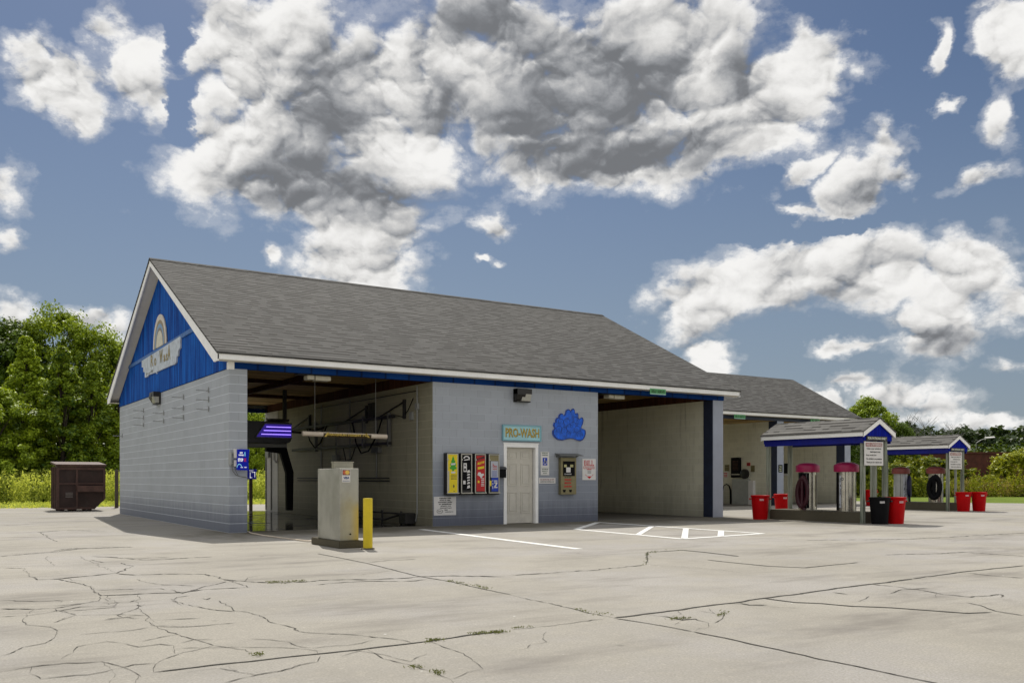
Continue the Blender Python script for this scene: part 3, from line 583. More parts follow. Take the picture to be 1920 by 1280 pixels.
M['redwood'] = boards('red brown vertical boards', (.05,.018,.010), (.11,.045,.022), .14, 'Y', .5, (.01,.005,.004))
M['door'] = plain('grimy off white door paint', (.58,.55,.48), .5, var=.07, scale=4, dirt=.12)
M['steel'] = steel('brushed stainless steel', (.36,.34,.27))
M['steel_v'] = steel('polished vacuum steel', (.50,.47,.40), .2)
M['steel_y'] = steel('stainless steel with yellow scrape', (.40,.392,.345), .45, ((.16,.36), (.55,.40,.02)))
M['steel_d'] = steel('dark galvanised steel', (.2,.2,.19), .5)
M['black'] = plain('black plastic', (.004,.004,.005), .6, var=.3, spec=.12)
M['blackm'] = plain('black painted metal', (.02,.019,.018), .5, var=.35, dirt=.2)
M['dark'] = plain('dark graphite plastic', (.035,.036,.042), .35, var=.2)
M['yellow'] = plain('yellow bollard paint', (.66,.50,.012), .5, var=.08, scale=5, dirt=.06)
M['red'] = plain('red bin plastic', (.46,.001,.003), .5, var=.12, scale=4, spec=.12)
M['red_l'] = plain('red label ink', (.55,.01,.015), .5, var=.1)
M['crimson'] = plain('crimson vacuum dome', (.34,.012,.078), .42, var=.12, scale=4)
M['faded'] = plain('faded red vacuum dome', (.20,.050,.042), .55, var=.18, scale=4)
M['maroon'] = plain('maroon vacuum hose', (.040,.004,.010), .5, var=.2)
M['navyhose'] = plain('navy vacuum hose', (.004,.006,.035), .5, var=.2)
M['wood'] = boards('weathered grey post wood', (.12,.14,.105), (.34,.36,.30), .05, 'X', .9, (.07,.08,.06))
M['postwood'] = plain('old fence post wood', (.075,.06,.045), .8, var=.3, scale=8)
M['dump'] = plain('rusty brown dumpster steel', (.034,.017,.014), .6, var=.35, scale=3, dirt=.4)
M['dump_l'] = plain('worn dumpster rib', (.075,.038,.030), .6, var=.35, scale=4, dirt=.3)
M['lamp'] = plain('bronze lamp housing', (.02,.018,.016), .45, var=.2)
M['glass'] = plain('ribbed lamp glass', (.42,.41,.36), .2, var=.08, scale=30)
M['paint_w'] = plain('worn white line paint', (.72,.72,.70), .7, var=.15, scale=9, dirt=.4)
M['tuft'] = leafmat('dull crack weeds', (.07,.09,.03), (.17,.19,.06), .3)
M['crack'] = plain('dark crack filler', (.045,.042,.034), .95, var=.4, scale=3)
M['sign_w'] = plain('white sign face', (.70,.68,.66), .45, var=.05, scale=5)
M['sign_k'] = plain('black lettering', (.02,.018,.018), .5, var=.1)
M['sign_b'] = plain('pale blue sign face', (.36,.62,.66), .5, var=.1, scale=4)
M['gold'] = plain('gold lettering', (.50,.36,.06), .5, var=.25, scale=12)
M['bronze_t'] = plain('dark olive outline', (.10,.085,.03), .5, var=.2)
M['shell'] = plain('bright blue foam board', (.004,.105,.62), .35, var=.5, scale=7)
M['shell_d'] = plain('dark blue outline paint', (.004,.025,.18), .4, var=.3, scale=7)
M['yel_p'] = plain('yellow vending panel', (.80,.62,.01), .4, var=.05)
M['green'] = plain('green print', (.05,.36,.03), .5, var=.12)
M['green_s'] = plain('green bay sign', (.10,.34,.13), .5, var=.15)
M['red_p'] = plain('red vending panel', (.50,.012,.014), .4, var=.06)
M['blue_p'] = plain('royal blue print', (.012,.045,.40), .4, var=.08)
M['grey_p'] = plain('light grey vending panel', (.46,.48,.53), .4, var=.06)
M['frame'] = plain('brushed vending frame', (.46,.44,.38), .4, .4, var=.1)
M['olive'] = plain('bronze changer cabinet', (.23,.20,.105), .42, .35, var=.14, scale=4, dirt=.1)
M['disp'] = plain('lit blue display', (.004,.012,.20), .5, var=.1, emit=(.004,.02,.6,1), es=.16, spec=.1)
M['disp2'] = plain('dark blue display', (.006,.008,.10), .3, var=.1, emit=(.01,.015,.25,1), es=.25)
M['lit_w'] = plain('lit white letters', (.8,.8,.8), .4, var=.02, emit=(.9,.92,1,1), es=.35)
M['lit_r'] = plain('dim red letters', (.3,.01,.03), .4, var=.02, emit=(.5,.01,.06,1), es=.35)
M['lit_c'] = plain('lit cyan marks', (.2,.55,.75), .4, var=.02, emit=(.2,.6,.8,1), es=.3)
M['led'] = plain('violet light strip', (.4,.3,.9), .3, var=.02, emit=(.34,.22,1.0,1), es=1.5)
M['led_p'] = plain('violet light panel', (.02,.01,.12), .3, var=.1, emit=(.05,.02,.42,1), es=.3)
M['pvc'] = plain('dirty white pipe', (.58,.50,.40), .45, var=.1, scale=5, dirt=.2)
M['conduit'] = plain('grey conduit', (.36,.37,.36), .45, .2, var=.1)
M['fluor'] = plain('lamp diffuser', (.62,.58,.46), .4, var=.05)
M['grass'] = None
m, n = mat('mown grass'); v = n.obj()
k = n.noise(v, .35, 5, .65); f = n.noise(v, 14, 4, .7)
c = n.mix(n.ss(k, .3, .7), (.11,.17,.012,1), (.17,.22,.025,1)); c = n.mix(n.ss(f, .35, .7, 0, .7), c, (.06,.085,.012,1)); c = n.mix(n.ss(n.noise(v,.8,4,.7), .62, .8, 0, .5), c, (.26,.23,.12,1))
n.out(n.bsdf(c, .9, 0, n.bump(f, .7, .05), .15)); M['grass'] = m
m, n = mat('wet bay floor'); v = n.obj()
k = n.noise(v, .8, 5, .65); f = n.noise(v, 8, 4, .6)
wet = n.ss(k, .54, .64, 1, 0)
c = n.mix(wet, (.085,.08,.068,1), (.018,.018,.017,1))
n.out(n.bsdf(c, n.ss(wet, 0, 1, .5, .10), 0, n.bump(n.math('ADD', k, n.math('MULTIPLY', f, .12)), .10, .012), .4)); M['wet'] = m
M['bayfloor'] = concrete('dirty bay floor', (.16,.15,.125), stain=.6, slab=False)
M['brick'] = plain('dark red brick', (.085,.022,.016), .8, var=.3, scale=2)
M['bark'] = plain('tree bark', (.07,.055,.04), .9, var=.35, scale=5)
M['leaf_l'] = leafmat('sunny hardwood leaves', (.025,.075,.006), (.44,.56,.03), .22)
M['leaf_d'] = leafmat('dark hardwood leaves', (.008,.03,.005), (.16,.25,.015), .16)
M['leaf_s'] = leafmat('yellow green shrub leaves', (.035,.09,.006), (.42,.44,.025), .24)
M['leaf_dry'] = leafmat('dry tan weed leaves', (.16,.14,.04), (.46,.38,.12), .3)
M['leaf_w'] = leafmat('tall weed blades', (.22,.29,.03), (.62,.68,.17), .5)
M['leaf_far'] = leafmat('distant woodland leaves', (.022,.045,.012), (.055,.088,.02), .3)

# ================================================================== ground
g = MB(); g.box(-900, 1200, -400, 1500, -1.0, -.09); tag(g.build('ground', M['grass']), kind='structure')
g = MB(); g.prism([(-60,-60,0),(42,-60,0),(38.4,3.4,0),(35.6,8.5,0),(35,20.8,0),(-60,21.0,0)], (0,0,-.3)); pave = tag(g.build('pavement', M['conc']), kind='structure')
g = MB(); g.prism([(-70,21.02,-.062),(35.0,20.85,-.062),(36,24,-.062),(-70,23.6,-.062)], (0,0,-.02)); tag(g.build('dirt_verge', concrete('bare dirt verge', (.42,.36,.24), slab=False)), kind='structure')
g = MB(); g.prism([(.40,.35,.004),(4.99,.35,.004),(4.99,12.9,.004),(.40,12.9,.004)], (0,0,-.1)); tag(g.build('wash_bay_floor', M['wet']), kind='structure')
g = MB(); g.prism([(10.22,.2,.004),(14.69,.2,.004),(14.69,12.9,.004),(10.22,12.9,.004)], (0,0,-.1)); tag(g.build('self_serve_floor', M['bayfloor']), kind='structure')
g = MB(); g.prism([(15.16,7.4,.004),(31.0,7.4,.004),(31.0,14.5,.004),(15.16,14.5,.004)], (0,0,-.1)); tag(g.build('rear_bay_floor', M['bayfloor']), kind='structure')

# cracks and joints worn into the slabs
ck = MB(); rr = random.Random(5)
def crack(row, wf=1.0, jit=1.0):
    pts = []
    for (x0,y0,w0),(x1,y1,w1) in zip(row, row[1:]):
        L = math.hypot(x1-x0, y1-y0); k = max(2, min(60, int(L/.055)))
        ox = oy = 0
        for i in range(k):
            t = i/k; env = math.sin(math.pi*t)
            ox = ox*.72 + rr.gauss(0, .016)*jit; oy = oy*.72 + rr.gauss(0, .026)*jit
            pts.append((x0+(x1-x0)*t + ox*env*min(1, L*1.5), y0+(y1-y0)*t + oy*env*min(1, L*1.5), (w0+(w1-w0)*t)*wf*(rr.choice((.25,.5,.7,.8,1.0,1.25)) if jit > .5 else rr.uniform(.75,1.15))))
    pts.append((row[-1][0], row[-1][1], .002)); pts[0] = (pts[0][0], pts[0][1], .002)
    prev = None
    for i, (x, y, wd) in enumerate(pts):
        a = pts[max(0,i-1)]; b_ = pts[min(len(pts)-1,i+1)]; dx, dy = b_[0]-a[0], b_[1]-a[1]; q = math.hypot(dx,dy)+1e-9
        nx, ny = -dy/q*wd/2, dx/q*wd/2
        cur = (ck.b.verts.new((x+nx,y+ny,.004)), ck.b.verts.new((x-nx,y-ny,.004)))
        if prev:
            try: ck.b.faces.new((prev[0], prev[1], cur[1], cur[0]))
            except ValueError: pass
        prev = cur
    return pts
for row, jt in zip(CRACKS, CRACK_JITTER):
    pts = crack(row, .55 if jt > .5 else .7, jt)
    # hairline branches
    for _ in range(int(len(pts)/60)):
        x, y, wd = rr.choice(pts)
        if y > -7.5: continue
        a = rr.uniform(0, 6.28); br = [(x, y, .012)]
        for k in range(rr.randint(2, 5)):
            a += rr.gauss(0, .6); l_ = rr.uniform(.08, .32); x += l_*math.cos(a); y += l_*math.sin(a)*1.3; br.append((x, y, .010))
        crack(br, .7, .6)
tag(ck.build('pavement_cracks', M['crack'], pave), kind='structure')
# painted lines
ln = MB()
def line(m, a, b_, wd, z=.0045, z2=None):
    a, b_ = Vector((*a,z)), Vector((*b_,z)); dd = (b_-a).normalized(); q = Vector((-dd.y, dd.x, 0))*wd/2
    m.poly([a+q, b_+q, b_-q, a-q])
line(ln, (4.15,-1.03), (3.64,-7.75), .17)
tag(ln.build('parking_line', M['paint_w'], pave), kind='structure'); ln = MB()
HA, HB, HC, HD = HATCH
for k, p in enumerate([(HA,HB),(HB,HC),(HC,HD),(HA,HD)]): line(ln, *p, .17, .0045+.0008*k)
for k, p in enumerate(HBARS): line(ln, *p, .13, .008+.0005*k)
tag(ln.build('hatched_marking', M['paint_w'], pave), kind='structure')
# tufts growing from the cracks
tv = []
for x, y in TUFTS:
    k = 5; cen = np.column_stack([x+rng.normal(0,.02,k), y+rng.normal(0,.012,k), .008+.008*rng.random(k)])
    tv.append(leaf_arrays(cen, rng.normal(size=(k,3))*np.array([1,1,.25]), .015+.016*rng.random(k), .25))
tag(quads('crack_weeds', np.concatenate(tv), M['tuft']), 'short green weeds sprouting from cracks in the concrete', 'weeds', kind='stuff')

# ================================================================== main building
B = thing('car_wash', 'long grey block building with blue gable and grey shingle roof', 'building')
def box(name, m, parent, *a, bev=0): q = MB(); q.box(*a, bev=bev); return q.build(name, m, parent)
WT, RX0, RX1 = 3.585, -.34, 15.56
box('end_wall', M['gwall'], B, 0, .39, 0, 12.98, -.05, WT)
q = MB(); q.box(5.003, 7.14, 0, .2, -.05, WT); q.box(8.12, 10.213, 0, .2, -.05, WT); q.box(7.14, 8.12, 0, .2, 2.02, WT); pieces(q, 'front_wall', M['wall'], B)
for x0, x1, y0, y1, mm in ((5.0,5.2,.003,12.98,'bay'), (10.01,10.21,.003,12.98,'bay'), (14.71,15.13,.38,12.98,'bay_light')):
    box('bay_wall', M[mm], B, x0, x1, y0, y1, -.05, WT)
box('back_wall', M['bay'], B, 5.2, 10.01, 12.78, 12.977, -.05, WT)
box('pier', plain('pale bay end paint', (.62,.61,.57), .6, var=.12, scale=2, dirt=.25), B, 4.985, 4.9995, 11.6, 12.985, -.05, WT)
box('column', M['pier'], B, 14.703, 15.14, 0, .38, -.05, WT, bev=.008)
box('column_side', M['navy'], B, 14.685, 14.7025, .004, .39, -.05, WT)
box('header_board', M['blue_h'], B, .10, 15.14, -.012, .11, WT+.001, 3.724)
box('header_board', M['blue_h'], B, .10, 15.14, 12.87, 12.99, WT+.001, 3.724)
box('corner_trim', M['white'], B, -.03, .099, -.03, .10, WT-.02, 3.724)
for x in (.2, 5.01, 10.02, 14.72):
    box('wall_cladding', M['redwood'], B, x, x+.17, .115, 12.86, WT+.002, 3.86)
box('ceiling', M['ceil'], B, .36, 14.75, .112, 12.866, 3.86, 3.90)
q = MB()
for x in (2.6, 12.4): q.box(x, x+.1, .113, 12.86, 3.72, 3.858)
for y in (4.2, 8.6): q.box(.372, 5.0, y, y+.09, 3.76, 3.857)
pieces(q, 'ceiling_beam', M['redwood'], B)
def gable_roof(parent, x0, x1, ya, yb, ze, zr, mroof, t=.045):
    ym = (ya+yb)/2; q = MB()
    q.prism([(x0,ya,ze),(x0,ym,zr),(x0,yb,ze),(x0,yb,ze-t),(x0,ym,zr-t*1.1),(x0,ya,ze-t)], (x1-x0,0,0)); return q.build('roof', mroof, parent)
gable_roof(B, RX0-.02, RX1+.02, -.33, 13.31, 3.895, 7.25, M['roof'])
s_ = (7.25-3.895)/(6.49+.33)
def zroof(y): return 3.895 + s_*((y+.33) if y < 6.49 else (13.31-y))
rc = MB(); rc.prism([(RX0-.02,6.34,7.19),(RX0-.02,6.49,7.268),(RX0-.02,6.64,7.19),(RX0-.02,6.49,7.245)], (RX1-RX0+.04,0,0)); rc.build('ridge_cap', M['roof'], B)
for y0, y1 in ((-.31,-.28),(13.26,13.29)): box('fascia', M['white'], B, RX0+.003, RX1-.003, y0, y1, 3.735, 3.855)
box('soffit', M['soffit'], B, RX0+.03, RX1-.03, -.28, -.013, 3.725, 3.74); box('soffit', M['soffit'], B, RX0+.03, RX1-.03, 12.995, 13.26, 3.725, 3.74)
for x in (RX0, RX1-.03):
    q = MB()
    for sgn in (0, 1):
        Y = (lambda y: y) if not sgn else (lambda y: 12.98-y)
        q.prism([(x,Y(-.31),3.70),(x,Y(-.31),3.845),(x,Y(6.49),7.20),(x,Y(6.49),7.04),(x,Y(-.02),3.70)], (.03,0,0))
    pieces(q, 'rake_board', M['white'], B)
q = MB()
for sgn in (0, 1):
    Y = (lambda y: y) if not sgn else (lambda y: 12.98-y)
    q.prism([(RX0+.031,Y(-.27),3.745),(RX0+.031,Y(6.485),3.745+s_*6.755),(RX0+.031,Y(6.485),3.765+s_*6.755),(RX0+.031,Y(-.27),3.765)], (.30,0,0))
pieces(q, 'rake_soffit', M['soffit'], B)
for x, nm in ((-.018, 'gable_siding'), (15.14, 'gable_siding')):
    q = MB(); q.prism([(x,-.005,WT+.012),(x,12.985,WT+.012),(x,12.985,3.86),(x,6.49,3.86+s_*6.5-.02),(x,-.005,3.86)], (.03,0,0)); q.build(nm, M['blue'], B)
q = MB(); q.prism([(-.05,1.9,4.80),(-.05,1.9,4.91),(-.05,6.2,4.855),(-.05,6.2,4.745)], (.03,0,0)); q.prism([(-.05,6.22,4.745),(-.05,6.22,4.85),(-.05,11.2,4.80),(-.05,11.2,4.70)], (.03,0,0)); q.build('trim_board', M['blue_t'], B)
# door
D = MB(); D.box(7.18, 8.06, .09, .13, .012, 2.0)
door = D.build('door', M['door'], B)
pq = MB()
for cx in (7.415, 7.825):
    for z0, z1 in ((.27,.83),(.99,1.58),(1.70,1.90)):
        w_ = .145
        for a in (pq,):
            a.box(cx-w_, cx+w_, .078, .0895, z0, z0+.022); a.box(cx-w_, cx+w_, .078, .0895, z1-.022, z1); a.box(cx-w_, cx-w_+.022, .078, .0895, z0+.0225, z1-.0225); a.box(cx+w_-.022, cx+w_, .078, .0895, z0+.0225, z1-.0225)
            a.box(cx-w_+.055, cx+w_-.055, .080, .0895, z0+.055, z1-.055, bev=.004)
pq.build('panel_moulding', M['door'], door)
q = MB(); q.box(7.085, 7.175, -.02, .19, 0, 2.005); q.box(8.085, 8.175, -.02, .19, 0, 2.005); q.box(7.085, 8.175, -.022, .19, 2.006, 2.10); q.box(7.07, 8.19, -.032, 0, 2.101, 2.125); pieces(q, 'door_frame', M['white'], B)

# ================================================================== rear self-serve building
B2 = thing('self_serve_wash', 'lower grey shingled wash building set back behind the two vacuum canopies', 'building')
Y2 = 7.2
for x in (21.0, 26.0, 30.68):
    box('bay_wall', M['bay_light'], B2, x+.012, x+.42, Y2+.46, 14.6, -.05, 3.72)
    box('column', M['pier'], B2, x+.003, x+.43, Y2, Y2+.455, -.05, 3.72, bev=.008)
    box('column_side', M['navy'], B2, x-.014, x+.002, Y2+.004, Y2+.46, -.05, 3.72)
box('header_board', M['navy'], B2, 15.6, 31.11, Y2-.012, Y2+.11, 3.721, 3.85)
box('ceiling', M['ceil'], B2, 15.6, 31.1, Y2+.112, 14.5, 3.86, 3.90)
gable_roof(B2, 15.6, 31.5, 6.87, 14.93, 4.045, 6.20, M['roof'])
s2 = (6.20-4.045)/4.03
box('fascia', M['white'], B2, 15.61, 31.48, 6.90, 6.93, 3.885, 4.005); box('fascia', M['white'], B2, 15.61, 31.48, 14.87, 14.90, 3.885, 4.005)
box('soffit', M['soffit'], B2, 15.62, 31.46, 6.93, Y2-.013, 3.87, 3.886)
q = MB()
for Y in ((lambda y: y), (lambda y: 21.8-y)): q.prism([(31.45,Y(6.9),3.86),(31.45,Y(6.9),4.0),(31.45,Y(10.9),4.0+s2*4),(31.45,Y(10.9),3.86+s2*4)], (.03,0,0))
pieces(q, 'rake_board', M['white'], B2)
q = MB(); q.prism([(31.1,7.2,3.86),(31.1,14.6,3.86),(31.1,10.9,3.86+s2*3.7)], (.02,0,0)); q.build('gable_siding', M['blue'], B2)

# ================================================================== things on the gable wall (faces -X)
FX = R(-90)       # local -Y faces -X, local +X runs towards -Y
t = thing('banner_board', 'ragged pale blue board with peeling gold letters on the blue gable', 'sign', (-.06, 6.62, 4.17), FX)
out = [(-2.42,.55),(-2.42,.36),(-2.2,.33),(-2.2,.20),(-1.98,.17),(-1.98,.01),(-1.7,.0),(-1.5,.04),(-.5,.02),(-.42,-.03),(-.36,.02),(1.5,.02),(1.78,.0),(1.95,.05),(1.98,.17),(2.16,.19),(2.2,.32),(2.38,.37),(2.42,.62),(2.4,.66),(0,.60)]
q = MB(); q.prism([(x,0,z) for x,z in out], (0,.04,0)); q.build('board', plain('weathered pale board', (.50,.55,.61), .6, var=.25, scale=6, dirt=.1), t)
q = MB(); letters(q, [('R', -.98,.24,.34,.34),('o', -.55,.22,.26,.22),('W', .20,.22,.40,.36),('a', .62,.21,.22,.19),('s', .88,.21,.2,.18),('A', 1.16,.2,.3,.40)], -.004, .02); q.build('lettering', plain('peeling gold paint', (.30,.24,.10), .6, var=.5, scale=14), t)
q = MB(); letters(q, [('R', -.965,.225,.34,.34),('o', -.535,.205,.26,.22),('W', .215,.205,.40,.36),('a', .635,.195,.22,.19),('s', .895,.195,.2,.18),('A', 1.175,.185,.3,.40)], -.002, .03)
for k in range(7): q.box(-1.75+k*.13, -1.69+k*.13+random.random()*.04, -.003, .0, .05+random.random()*.03, .09+random.random()*.05)
q.build('letter_shadow', M['bronze_t'], t)
t = thing('rainbow_emblem', 'arched rainbow emblem in white, tan and pale blue on the gable', 'emblem', (-.062, 6.62, 4.86), FX)
cols = [(.77,.93,'ivory band',(.62,.57,.50)),(.66,.77,'tan band',(.27,.21,.13)),(.55,.66,'grey blue band',(.20,.33,.50)),(.46,.55,'brown band',(.22,.19,.16)),(0.0,.46,'cream centre',(.62,.59,.48))]
for k, (r0, r1, nm, col) in enumerate(cols):
    q = MB(); N = 20
    for i in range(N):
        a0, a1 = math.pi*i/N, math.pi*(i+1)/N
        P = lambda r, a: (.88*r*math.cos(a), -.004*(0), .96*r*math.sin(a))
        q.prism([P(max(r0,.001),a0),P(r1,a0),P(r1,a1),P(max(r0,.001),a1)], (0,.03,0)) if r0 > 0 else None
    if r0 == 0: q.prism([(.88*r1*math.cos(math.pi*i/N),0,.96*r1*math.sin(math.pi*i/N)) for i in range(N+1)], (0,.03,0))
    pieces(q, 'arc', plain(nm, col, .6, var=.14, scale=8), t)
def wall_lamp(name, label, loc, rz=0, wd=.5):
    t = thing(name, label, 'lamp', loc, rz)
    q = MB(); q.prism([(-wd/2,0,-.16),(-wd/2,0,.17),(-wd/2,-.20,.17),(-wd/2,-.22,.02),(-wd/2,-.13,-.12)], (wd*.55,0,0)); q.box(-wd/2, wd/2, -.20, -.001, .04, .175); q.box(-wd/2, wd/2, -.04, -.001, -.17, .04); q.box(-wd/2+.03, wd/2, -.13, -.041, -.17, -.145); q.build('housing', M['lamp'], t)
    q = MB(); q.prism([(-wd*.14,-.045,.038),(-wd*.14,-.205,.038),(-wd*.14,-.15,-.14),(-wd*.14,-.045,-.14)], (wd*.6,0,0)); q.build('lens', M['glass'], t)
    return t
wall_lamp('wall_lamp', 'dark wall pack lamp with ribbed lens high on the front wall', (7.62,-.001,3.36), 0, .46)
wall_lamp('wall_lamp', 'dark box lamp under the blue siding of the gable wall', (-.001,6.98,3.44), FX, .52)
q0 = MB(); q0.box(-.008, .008, -.03, 0, -.05, .06); q0.tube([(0,-.02,.0),(0,-.30,.0)], .010, 6); q0.tube([(0,-.02,-.0),(0,-.02,.09)], .01, 6)
hk = None
HK = [(4.07,3.25),(4.07,2.97),(4.07,2.73),(1.66,3.23),(1.66,3.01),(1.66,2.79),(6.31,2.98),(6.31,2.76),(9.02,3.22),(9.02,3.0),(9.02,2.79),(12.46,2.6)]
coln = {1.66:'nearest the corner pier', 4.07:'second from the corner pier', 6.31:'just below the gable lamp', 9.02:'left of the gable lamp'}
seen = {}
for y, z in HK:
    k = seen.get(y, 0); seen[y] = k+1
    if y == 12.46: lab = 'single iron peg at the far end of the gable wall'
    else: lab = '%s iron peg in the column %s' % ((['upper','lower'] if y == 6.31 else ['top','middle','bottom'])[k], coln[y])
    if hk is None:
        hk = q0.build('wall_bracket', M['conduit']); o = hk
        tag(o, cat='bracket', group='iron pegs on the gable wall')
    else: o = hk.copy(); C.objects.link(o)
    o.location = (-.001, y, z); o.rotation_euler = (0,0,FX); o['label'] = lab

# ================================================================== front wall
def board_sign(name, label, x0, x1, z0, z1, y=-.012, th=.01, m='sign_w', cat='sign'):
    t = thing(name, label, cat, ((x0+x1)/2, y, z0)); w_ = (x1-x0)/2; h = z1-z0
    q = MB(); q.box(-w_, w_, 0, th, 0, h); q.build('panel', M[m], t); return t, w_*2, h
t, w_, h = board_sign('name_sign', 'light blue framed name board with gold letters above the door', 7.06, 8.22, 2.20, 2.56, -.05, .045, 'sign_b')
q = MB(); 
for a in ((-w_/2-.03,w_/2+.03,-.012,.045,-.03,.0),(-w_/2-.03,w_/2+.03,-.012,.045,h,h+.03)): q.box(*a)
q.box(-w_/2-.03,-w_/2,-.012,.045,.0005,h-.0005); q.box(w_/2,w_/2+.03,-.012,.045,.0005,h-.0005); pieces(q, 'frame', plain('aqua sign frame', (.20,.40,.47), .5, var=.1), t)
q = MB(); letters(q, [('PRO-WASH', 0.010,.062,1.07,.245)], -.003, .035); q.build('letter_shadow', M['bronze_t'], t)
q = MB(); letters(q, [('PRO-WASH', 0,.070,1.06,.240)], -.006, .012); q.build('lettering', M['gold'], t)

t = thing('shell_emblem', 'bright blue scalloped soap suds emblem on the grey front wall', 'emblem', (9.21,-.03,2.22))
o_ = [(-.40,.02),(-.50,.07),(-.565,.16),(-.57,.25),(-.52,.29),(-.50,.33),(-.545,.40),(-.52,.47),(-.47,.49),(-.47,.55),(-.43,.61),(-.37,.61),(-.36,.68),(-.30,.735),(-.24,.73),(-.21,.68),(-.16,.70),(-.13,.76),(-.12,.82),(-.05,.86),(.01,.84),(.045,.79),(.08,.86),(.13,.885),(.17,.85),(.185,.76),(.22,.74),(.26,.77),(.30,.73),(.30,.65),(.33,.60),(.36,.60),(.41,.65),(.455,.64),(.48,.57),(.455,.47),(.40,.38),(.41,.345),(.47,.33),(.545,.30),(.56,.22),(.53,.12),(.46,.03),(.36,-.005),(.26,.02),(.14,.05),(0,.055),(-.12,.03),(-.25,.0)]
q = MB(); q.prism([(x,0,z) for x,z in o_], (0,.028,0)); q.build('foam_shape', M['shell'], t)
q = MB()
for (cx,cz,r) in [(-.36,.30,.10),(-.18,.26,.11),(0,.33,.12),(.12,.42,.10),(-.10,.50,.11),(.26,.30,.11),(-.05,.18,.08),(.34,.18,.10),(-.30,.50,.09),(.2,.58,.08)]: ring(q, cx, cz, r-.012, r, -.003, 20, R(-30), R(230))
N = len(o_)
for i in range(N):
    a, c = Vector((o_[i][0],-.002,o_[i][1])), Vector((o_[(i+1)%N][0],-.002,o_[(i+1)%N][1])); cen = Vector((0,-.002,.36))
    q.poly([a, c, c+(cen-c)*.06, a+(cen-a)*.06])
q.build('outline_marks', M['shell_d'], t)

def vending(x, label, deco):
    t = thing('vending_machine', label, 'vending machine', (x,-.172,.775), 0, 'vending machines beside the door')
    q = MB(); q.box(-.165, .165, .0, .171, 0, 1.05, bev=.006); q.build('cabinet', M['blackm'], t)
    q = MB(); q.box(-.158,-.135,-.012,-.0005,.035,1.035); q.box(.135,.158,-.012,-.0005,.035,1.035); q.box(-.1345,.1345,-.012,-.0005,1.012,1.035); q.box(-.17,.168,-.045,-.0005,.035,.06); pieces(q, 'frame', M['frame'], t)
    q = MB(); q.box(-.168,-.12,-.03,-.0125,.87,.90); q.build('lock', M['frame'], t)
    deco(t); return t
def fp(t, m, x0, x1, z0, z1, y=-.006):
    q = MB(); q.box(x0, x1, y, -.0008, z0, z1); return q.build('front_panel', M[m], t)
def d_yellow(t):
    p = fp(t, 'yel_p', -.134, .134, .062, 1.01)
    q = MB(); tre = [(-.03,.60),(-.03,.635),(-.095,.65),(-.10,.69),(-.06,.715),(-.085,.745),(-.08,.79),(-.05,.80),(-.06,.85),(-.03,.875),(-.03,.91),(0,.975),(.03,.91),(.03,.875),(.06,.85),(.05,.80),(.08,.79),(.085,.745),(.06,.715),(.10,.69),(.095,.65),(.03,.635),(.03,.60)]
    q.poly([(x+.012,-.0075,z) for x,z in tre]); q.build('tree_print', M['green'], p)
    q = MB(); q.poly([(-.05,-.009,.745),(.075,-.009,.755),(.075,-.009,.80),(-.05,-.009,.79)]); rect(q,-.045,.07,.545,.585,-.0085); q.build('white_band', M['sign_w'], p)
    q = MB()
    for r in range(4):
        for k in range(5): rect(q, -.05+k*.034, -.028+k*.034, .495-r*.035, .513-r*.035, -.0085)
    q.poly([(.03,-.0085,.17),(.055,-.0085,.22),(.03,-.0085,.27),(.005,-.0085,.22)]); rect(q,.02,.06,.09,.105,-.0085); q.build('print_marks', M['bronze_t'], p)
    q = MB(); rect(q, -.134, -.10, .1, .60, -.0085); q.build('coin_strip', M['frame'], p)
def d_black(t):
    p = fp(t, 'black', -.12, .12, .12, 1.0)
    q = MB(); ring(q, .0, .90, .055, .085, -.0085, 14, .2, 2.9, 1.15); q.poly([(-.08,-.0085,.86),(.095,-.0085,.885),(.09,-.0085,.91),(-.07,-.0085,.885)])
    rect(q, -.09, .005, .58, .80, -.0085); rect(q,-.10,-.03,.27,.36,-.0085)
    for k,(zz,hh) in enumerate([(.16,.09),(.27,.06),(.345,.05),(.41,.06),(.485,.05),(.55,.08)]):
        q.poly([(.01,-.0085,zz),(.105,-.0085,zz+.02),(.085,-.0085,zz+hh),(.025,-.0085,zz+hh*.8)])
    q.build('print_marks', M['sign_w'], p)
    q = MB(); rect(q, -.075,-.02,.61,.67,-.010); rect(q,-.065,-.03,.72,.77,-.010); q.build('label_marks', M['sign_k'], p)
def d_red(t):
    p = fp(t, 'red_p', -.115, .134, .09, .99)
    q = MB()
    for z in (.86,): q.poly([(-.10,-.0085,z),(.12,-.0085,z+.06),(.12,-.0085,z+.12),(-.10,-.0085,z+.06)])
    q.build('dark_band', M['sign_k'], p)
    q = MB(); q.poly([(-.09,-.0085,.76),(.10,-.0085,.80),(.12,-.0085,.86),(-.07,-.0085,.82)]); q.poly([(-.08,-.0085,.64),(.11,-.0085,.67),(.11,-.0085,.73),(-.08,-.0085,.70)]); rect(q,-.08,-.03,.30,.36,-.0085); q.build('yellow_print', M['yel_p'], p)
    q = MB(); letters(q, [('SUPER', .005,.875,.18,.05,.3)], -.010, .02); letters(q, [('TOWEL', .012,.79,.15,.04,.2)], -.010, .02); q.build('band_letters', M['red_p'], p)
    q = MB(); q.poly([(-.09,-.0085,.50),(-.02,-.0085,.47),(0,-.0085,.44),(.03,-.0085,.40),(.06,-.0085,.47),(.11,-.0085,.50),(.09,-.0085,.54),(.03,-.0085,.53),(0,-.0085,.57),(-.06,-.0085,.57)])
    for k in range(5): rect(q, .02, .11, .22+k*.045, .24+k*.045, -.0085)
    q.build('white_print', M['sign_w'], p)
